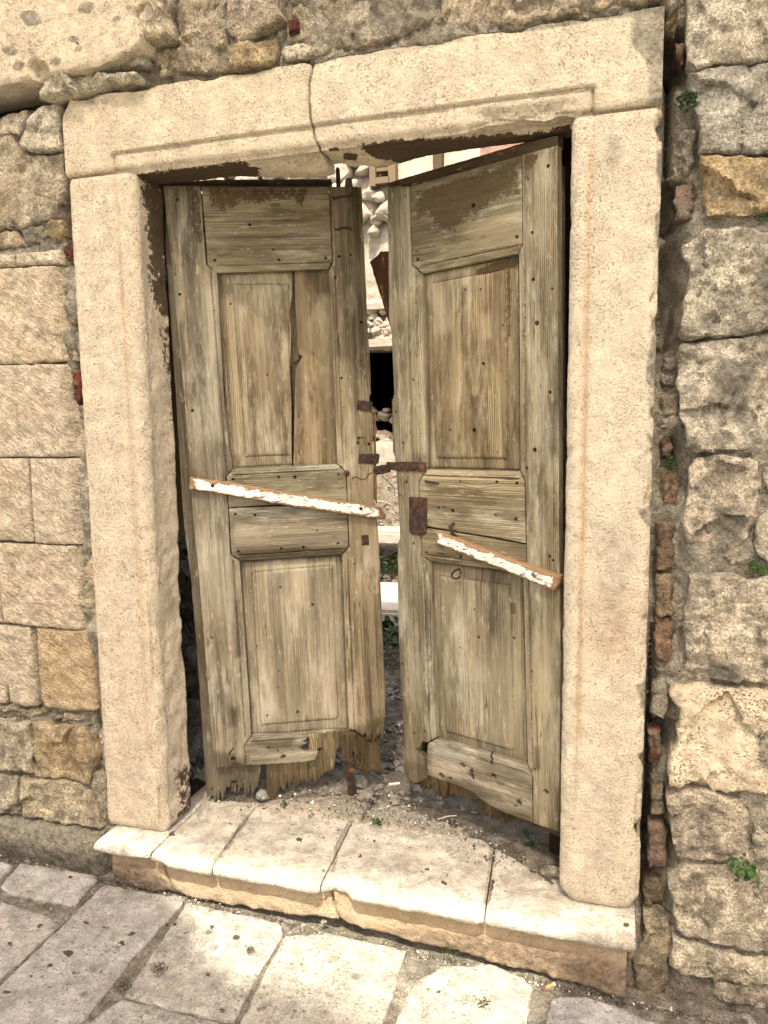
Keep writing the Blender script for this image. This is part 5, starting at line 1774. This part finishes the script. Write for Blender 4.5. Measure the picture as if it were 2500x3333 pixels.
def chips(name, n, gen, sizes, mat, col, seed, label=None, sub=0, flat=.6):
    """many small broken pieces as one mesh"""
    rg = np.random.default_rng(seed)
    base = np.array([(1, 0, -.5), (-.5, .87, -.4), (-.5, -.87, -.5), (.1, .1, .7), (.6, .5, .2), (-.7, .1, .3)]) * .5
    bf = [(0, 1, 2), (0, 4, 1), (4, 3, 1), (1, 5, 2), (1, 3, 5), (5, 3, 2), (2, 3, 0), (0, 3, 4)]
    V, F = [], []
    for i in range(n):
        p = gen(rg)
        if p is None:
            continue
        s_ = rg.uniform(*sizes) * (1 if rg.random() > .12 else 1.9)
        b = base * (1 + rg.uniform(-.35, .35, base.shape))
        b[:, 2] *= flat
        Rm = rodr(rg.normal(0, .5, 3)) @ rodr([0, 0, rg.uniform(0, 6.28)])
        V.append(b @ Rm.T * s_ + p)
        k = len(V) - 1
        F += [tuple(6 * k + q_ for q_ in f) for f in bf]
    o = make_mesh(name, np.concatenate(V), F, mat, None, None, None, col, 25)
    return tag(o, kind='stuff')


def yard_pt(rg):
    x, y = rg.uniform(-2.6, .9), .35 + 3.7 * rg.random() ** 1.3
    z = zyard(np.array([[x, y, 0]]))[0] if y > .6 else 0
    return np.array([x, y, z + .005])


chips('rubble_heap', 5200, yard_pt, (.016, .045), M['whitewall'], (.30, .27, .22), 5)
chips('gravel', 9000, yard_pt, (.007, .02), M['dirt'], (.30, .27, .22), 6)
chips('white_gravel', 900, yard_pt, (.006, .016), M['plaster'], (.75, .72, .66), 7)


def at_ground(px, py, z):
    return on_plane(px, py, (0, 0, z), (0, 0, 1))


# pale slab lying in the yard, and a darker step beyond it
c = at_ground(1236, 1950, .10)
o = boxm('fallen_slab', (c[0], c[1], .06), (.9, .75, .14), M['plaster'], None, color=(.50, .47, .41), bev=.02)
tag(o, 'white stone slab lying on the ground of the ruin, seen low between the leaves', 'stone slab')
c2 = onY(1235, 1720, c[1] + .65)
o = boxm('stone_bench', (c2[0], c2[1], c2[2] - .05), (1.1, .28, .10), M['plaster'], None, color=(.40, .37, .31), bev=.02)
tag(o, 'pale stone ledge across a dark hollow behind the doors', 'stone ledge')
for k in (-.48, .48):
    boxm('support', (k, 0, 0), (.12, .24, .5), M['whitewall'], None).matrix_world = Matrix.Translation((c2[0] + k * 1.0, c2[1], c2[2] - .35))
for o_ in [q_ for q_ in scene.objects if q_.name.startswith('support')]:
    o_.parent = o
    o_.matrix_parent_inverse = Matrix.Identity(4)
    o_.location = o_.matrix_world.translation
# rocks in the strip between the hinge edge and the jamb, and between the leaves
rk = [rock_mesh(200 + i, 3, .8, .4, M['rubble']) for i in range(6)]
ri = 0
for px, py, y, s_, lab in [(618, 1790, .95, .24, 'uppermost grey rock behind the left jamb'), (612, 1900, .75, .26, 'angular grey rock below the uppermost one behind the left jamb'),
                           (622, 1990, .9, .22, 'dark rock in the shade at mid height behind the left jamb'), (626, 2110, .7, .24, 'pale topped rock behind the left jamb at panel height'),
                           (622, 2230, .85, .26, 'dark rock in the heap behind the lower part of the left jamb'), (616, 2350, .62, .20, 'small rock low in the heap behind the left jamb'),
                           (634, 2440, .60, .28, 'grey lowest rock of the heap behind the left jamb'), (660, 2540, .55, .16, 'rock on the floor by the torn bottom of the left leaf')]:
    p = onY(px, py, y)
    o = bpy.data.objects.new('rock', rk[ri % 6])
    o.location = p
    o.scale = (s_ * 1.25, s_ * 1.1, s_)
    o.rotation_euler = (ri * 1.1, ri * .7, ri * 1.9)
    o.color = (.44, .40, .33, 1)
    link(o)
    tag(o, lab, 'rock', 'rocks heaped behind the left jamb')
    ri += 1


def heap_pt(rg):
    z = rg.uniform(-.05, .85)
    return np.array([rg.uniform(-.95, -.45) - .35 * (1 - z), .55 + rg.uniform(0, .55) * (1.2 - z), z - .05])


chips('stone_heap', 420, heap_pt, (.05, .13), M['rubble'], (.36, .325, .27), 31, flat=.9)


# ------------------------------------------------------------------ dirt and litter on the step
def sill_pt(rg):
    x = rg.uniform(-.56, .57)
    y = .10 + .42 * rg.random()
    if y < .21 and rg.random() > .12 + .7 * (x > .25):
        return None
    return np.array([x, y, .004])


chips('dark_grit', 3800, sill_pt, (.002, .006), M['dirt'], (.09, .075, .055), 8, flat=.7)
chips('white_grit', 420, sill_pt, (.003, .008), M['plaster'], (.75, .72, .66), 9, flat=.7)


def rel_dirt(V, d, P, s):
    return .012 * ss(d, 0, .07) * (1 + 1.2 * fbm(P, 14, 4, 91)) + .004 * fbm(P, 90, 2, 92)


o = slab('soil_drift', [(-.565, .20), (-.42, .26), (-.2, .36), (.0, .40), (.12, .33), (.30, .26), (.42, .18), (.50, .10), (.565, .04), (.575, .2), (.55, .58), (-.60, .58)], M['dirt'], None,
         frame((0, 0, -.001), (1, 0, 0), (0, 1, 0)), .004, .003, .008, rel_dirt, 0, .012, 14, (.19, .16, .115), None, soft=1)
tag(o, kind='stuff')


def gpt(rg):
    if rg.random() < .75:
        x = rg.uniform(-1.2, 1.1)
        y = -.06 - .035 * rg.random() ** .7
    else:
        x, y = rg.uniform(-1.2, 1.1), rg.uniform(-.7, -.06)
    return np.array([x, y, GZ(x, y) - .004])


chips('street_grit', 1500, gpt, (.002, .007), M['dirt'], (.13, .11, .08), 14)
chips('pale_street_grit', 380, gpt, (.002, .007), M['plaster'], (.7, .66, .56), 15)


def rockat(px, py, plane_z, s_, lab, col, seed, plane=None, grp=None):
    p = at_ground(px, py, plane_z) if plane is None else plane
    o = bpy.data.objects.new('stone_chip', rock_mesh(seed, 2, .6, .3, M['rubble']))
    o.location = (p[0], p[1], p[2] + s_ * .2)
    o.scale = (s_ * 1.3, s_, s_)
    o.rotation_euler = (.2, .1, seed)
    o.color = (*col, 1)
    link(o)
    return tag(o, lab, 'stone', grp)


rockat(1195, 2592, .005, .045, 'pale stone chip lying beside the rusty iron bar', (.68, .62, .50), 301)
rockat(1795, 2850, .0, .052, 'angular pale stone chip on the step beside the right jamb', (.62, .55, .42), 302)
rockat(1172, 2560, .006, .07, 'flat broken pale stone between the door leaves', (.42, .38, .31), 303)
rockat(855, 2598, .006, .055, 'flat greenish white flake under the torn left leaf', (.62, .62, .52), 304)
rockat(1052, 3005, GZ(0, -.1), .018, 'small white pebble in the joint below the step', (.8, .76, .66), 305)


def cyl_between(name, a, b, r, mat, lab, cat, mat2=None, frac=0.3):
    root = thing(name, lab, cat, tuple(a))
    a, b = np.array(a), np.array(b)
    mid_ = a + (b - a) * (1 - frac)
    o1 = tube('paper', [a - a, mid_ - a], r, mat, root, 10)
    if mat2:
        tube('filter', [mid_ - a, b - a], r * 1.02, mat2, root, 10)
    return root


a, b = at_ground(1266, 2553, .01), at_ground(1301, 2550, .01)
cyl_between('cigarette_end', a, b, .0042, M['paper'], 'white cigarette end on the dirt between the door leaves', 'cigarette end', M['paper'], .4)
pz = GZ(.9, -.2)
a, b = on_plane(1778, 3215, (0, 0, pz + .008), (0, 0, 1)), on_plane(1805, 3203, (0, 0, pz + .008), (0, 0, 1))
cyl_between('cigarette_end', a, b, .0045, M['filter'], 'orange cigarette filter on the pavement right of the step', 'cigarette end', M['paper'], .2)
a, b = at_ground(1425, 2667, .012), at_ground(1487, 2655, .02)
o = tube('dry_straw', [a, (a + b) / 2 + np.array([0, 0, .004]), b], .0016, flat_mat('straw', (.55, .46, .28)), None, 6)
tag(o, 'single dry straw on the dirt of the threshold', 'straw')


# ------------------------------------------------------------------ plants
def leaf_mesh(seed, n, spread, h, size, narrow=1.0):
    rg = np.random.default_rng(seed)
    V, F = [], []
    for i in range(n):
        an, r = rg.uniform(0, 6.28), spread * math.sqrt(rg.random())
        c = np.array([r * math.cos(an), r * math.sin(an), h * rg.random() * (1 - .4 * r / spread)])
        s_ = size * rg.uniform(.6, 1.3)
        Rm = rodr([0, 0, rg.uniform(0, 6.28)]) @ rodr([rg.normal(0, .6), rg.normal(0, .6), 0])
        q = np.array([(0, 0, 0), (.35 * narrow, .45, .08), (0, 1, 0), (-.35 * narrow, .45, .08), (.25 * narrow, .85, .03), (-.25 * narrow, .85, .03)]) * s_
        V.append(q @ Rm.T + c)
        k = 6 * i
        F += [(k, k + 1, k + 4, k + 2), (k, k + 2, k + 5, k + 3)]
    return np.concatenate(V), F


def plant(name, lab, loc, n, spread, h, size, seed, narrow=1, col=(1, 1, 1), rot=None, grp=None):
    root = thing(name, lab, 'plant', tuple(loc), grp)
    V, F = leaf_mesh(seed, n, spread, h, size, narrow)
    if rot is not None:
        V = V @ rodr(rot).T
    make_mesh('leaves', V, F, M['leaf'], root, None, None, col, 60)
    for k in range(4):
        an = k * 1.7 + seed
        e = np.array([spread * .6 * math.cos(an), spread * .6 * math.sin(an), h * .7])
        if rot is not None:
            e = rodr(rot) @ e
        tube('stem', [(0, 0, 0), e * .5 + [0, 0, .003], e], .0009, M['leaf'], root, 5)
    return root


wallrot = [1.2, 0, 0]
plant('wall_weed', 'dark green weed high in the joint right of the lintel', onY(2238, 335, -.005), 90, .022, .022, .010, 1, 1, (.45, .5, .35), wallrot)
plant('wall_weed', 'small green leaves in the dark joint under the ochre block', onY(2493, 712, .0), 16, .014, .014, .010, 2, 1, (.7, .8, .6), wallrot)
plant('wall_weed', 'two tiny weeds in the dark hole halfway up the right jamb', onY(2185, 1510, .01), 40, .020, .014, .010, 3, 1, (.55, .65, .5), wallrot)
plant('wall_weed', 'clover leaves in the gap under the wedge stone at the right edge', onY(2465, 1858, -.002), 22, .020, .016, .011, 4, 1.4, (1.2, 1.3, 1), wallrot)
plant('wall_weed', 'bright green weed growing from the joint low on the right wall', onY(2425, 2826, -.022), 46, .030, .02, .013, 5, 1.3, (1.3, 1.4, 1.2), wallrot)
plant('weed', 'tiny green plant in the joint of the threshold slabs', at_ground(1228, 2680, .0), 40, .018, .012, .008, 6, 1, (.9, 1, .8))
plant('weed', 'drooping green shoot at the foot of the right door leaf', at_ground(1735, 2760, .0), 9, .012, .05, .035, 7, .7, (.8, .9, .8))
plant('weed', 'small weed under the torn bottom of the left leaf', at_ground(925, 2624, .0), 26, .014, .012, .009, 8, 1, (.9, 1, .8))
plant('grass_tuft', 'thin grass tuft at the foot of the step riser', on_plane(1460, 3102, (0, 0, -.15), (0, 0, 1)), 22, .012, .012, .022, 9, .14, (1.0, .9, .6))
plant('dry_tuft', 'dry brown tuft on the right paving stone', on_plane(1570, 3272, (0, 0, -.165), (0, 0, 1)), 60, .018, .012, .014, 10, .15, (1.6, .75, .8))
plant('dry_tuft', 'brown moss clump on the paving joint at the left', on_plane(520, 3155, (0, 0, -.12), (0, 0, 1)), 150, .022, .008, .008, 11, .3, (3.2, 1.1, 1.6))
plant('dry_tuft', 'small dark tuft on the sunlit paving stone', on_plane(812, 3095, (0, 0, -.13), (0, 0, 1)), 60, .011, .008, .008, 12, .25, (1.2, .5, .6))
plant('dry_tuft', 'brown clump where two joints meet low at the left', on_plane(400, 3215, (0, 0, -.12), (0, 0, 1)), 130, .020, .008, .008, 13, .3, (3.0, 1.1, 1.6))
c3 = at_ground(1258, 2085, .05)
plant('yard_weed', 'green weeds beyond the gap between the leaves', c3, 260, .22, .10, .05, 14, .8, (.6, .75, .5))
c4 = onY(1250, 1850, c[1] + .5)
plant('yard_weed', 'dark weeds in the hollow under the pale ledge', c4, 160, .18, .12, .05, 15, .5, (.45, .5, .4))
p = onY(1250, 545, YB + .9)
plant('garden_bush', 'light green foliage seen through the ruin window', p - np.array([0, 0, .5]), 900, .5, .9, .09, 16, 1, (2.6, 2.6, 1.6))
for i, (px, py, r_) in enumerate([(2205, 2, 1)]):
    pass
# small twigs on the pavement
tl = ['forked twig on the pavement near the left corner of the step', 'dark curled twig on the pavement below the step crack', 'short curled twig at the foot of the wall on the right', 'dry twig beside the sunlit joint']
for i, (px, py) in enumerate([(425, 2925), (690, 2960), (1760, 3245), (520, 3000)]):
    p = on_plane(px, py, (0, 0, GZ(0, 0) + .0), (0, 0, 1)) + np.array([0, 0, .016])
    rr = np.random.default_rng(i)
    pts = [p + np.array([.008 * k, .004 * math.sin(k * 2 + i), .002 * math.sin(k)]) + rr.normal(0, .0015, 3) for k in range(5)]
    tag(tube('twig', pts, .0011, M['twig'], None, 5), tl[i], 'twig', 'twigs on the pavement')

# ------------------------------------------------------------------ light blockers added out of the frame: they shade the wall and part of the paving
S_ = SUN / SUN[2]


def up_to(p, z):
    p = np.asarray(p, float)
    return p + S_ * (z - p[2])


def blocker_sheet(name, pts, lab, mat='canvas'):
    n = len(pts)
    P = np.array(pts, float)
    u = P[1] - P[0]
    nn = np.cross(u, P[2] - P[0])
    nn /= np.linalg.norm(nn)
    if mat == 'net':      # one layer of netting
        V, F = P, [tuple(range(n))]
    else:
        V = np.concatenate([P + nn * .003, P - nn * .003])
        F = [tuple(range(n)), tuple(range(n, 2 * n))[::-1]] + [(i, i + n, (i + 1) % n + n, (i + 1) % n) for i in range(n)]
    o = make_mesh(name, V, F, M[mat], None, None, None, (1, 1, 1), 30)
    return tag(o, lab, 'awning', 'awnings over the lane')


b0, b1 = up_to((-2.3, -.035, 0.0), 3.5), up_to((2.1, -.035, 0.0), 3.5)
t0_, t1_ = up_to((-2.3, 0, 2.85), 6.6), up_to((2.1, 0, 2.85), 6.6)
blocker_sheet('blocker_net', [b0, b1, t1_, t0_], 'wide thin shade net hung across the lane above the doors', 'net')


def gp3(px, py):
    return on_plane(px, py, (0, 0, -.151), GN)


shade = [gp3(a, b) for a, b in [(500, 2850), (575, 2930), (640, 3010), (655, 3110), (760, 3195), (900, 3215), (1060, 3270), (1280, 3345)]]
pts = [up_to(p, 3.4) for p in shade]  # wanted shade outline carried up along the sun to shape the blocker
e = pts[-1]
pts += [np.array([e[0], e[1] - 1.1, 3.4]), np.array([-1.75, e[1] - 1.1, 3.4]), np.array([-1.75, pts[0][1] + .05, 3.4])]
blocker_sheet('blocker_canvas', pts, 'torn canvas over the left side of the lane')
shade = [gp3(a, b) for a, b in [(1900, 3120), (1800, 3190), (1765, 3260), (1740, 3340), (1720, 3460)]]
pts = [up_to(p, 3.4) for p in shade]
e = pts[-1]
pts += [np.array([e[0], e[1] - .5, 3.4]), np.array([2.0, e[1] - .5, 3.4]), np.array([2.0, pts[0][1] + .02, 3.4])]
blocker_sheet('blocker_canvas', pts, 'small canvas over the right side of the lane')
for i, (x, y) in enumerate([(-2.35, -2.5), (2.15, -2.4)]):  # posts added only to carry the unseen blockers
    o = boxm('blocker_post', (x, y, 3.2), (.07, .07, 6.9), M['greywood'], None)
    tag(o, ['grey timber post holding the left end of the canvas', 'grey timber post holding the right end of the canvas'][i], 'post')

# low unseen wall across the lane (behind the camera), added to block low sky
opp = thing('sky_blocker_wall', 'low plastered garden wall across the lane behind the camera', 'wall', (0, -6, -.2))
for nm, c, s_, mt in [('wall_body', (0, -6.2, .9), (14, .4, 2.3), 'plaster'), ('coping', (0, -6.2, 2.1), (14.2, .5, .1), 'paving')]:
    o = boxm(nm, c, s_, M[mt], opp, color=(.45, .40, .32), bev=.02)
    o.matrix_parent_inverse = Matrix.Translation((0, 6, .2))
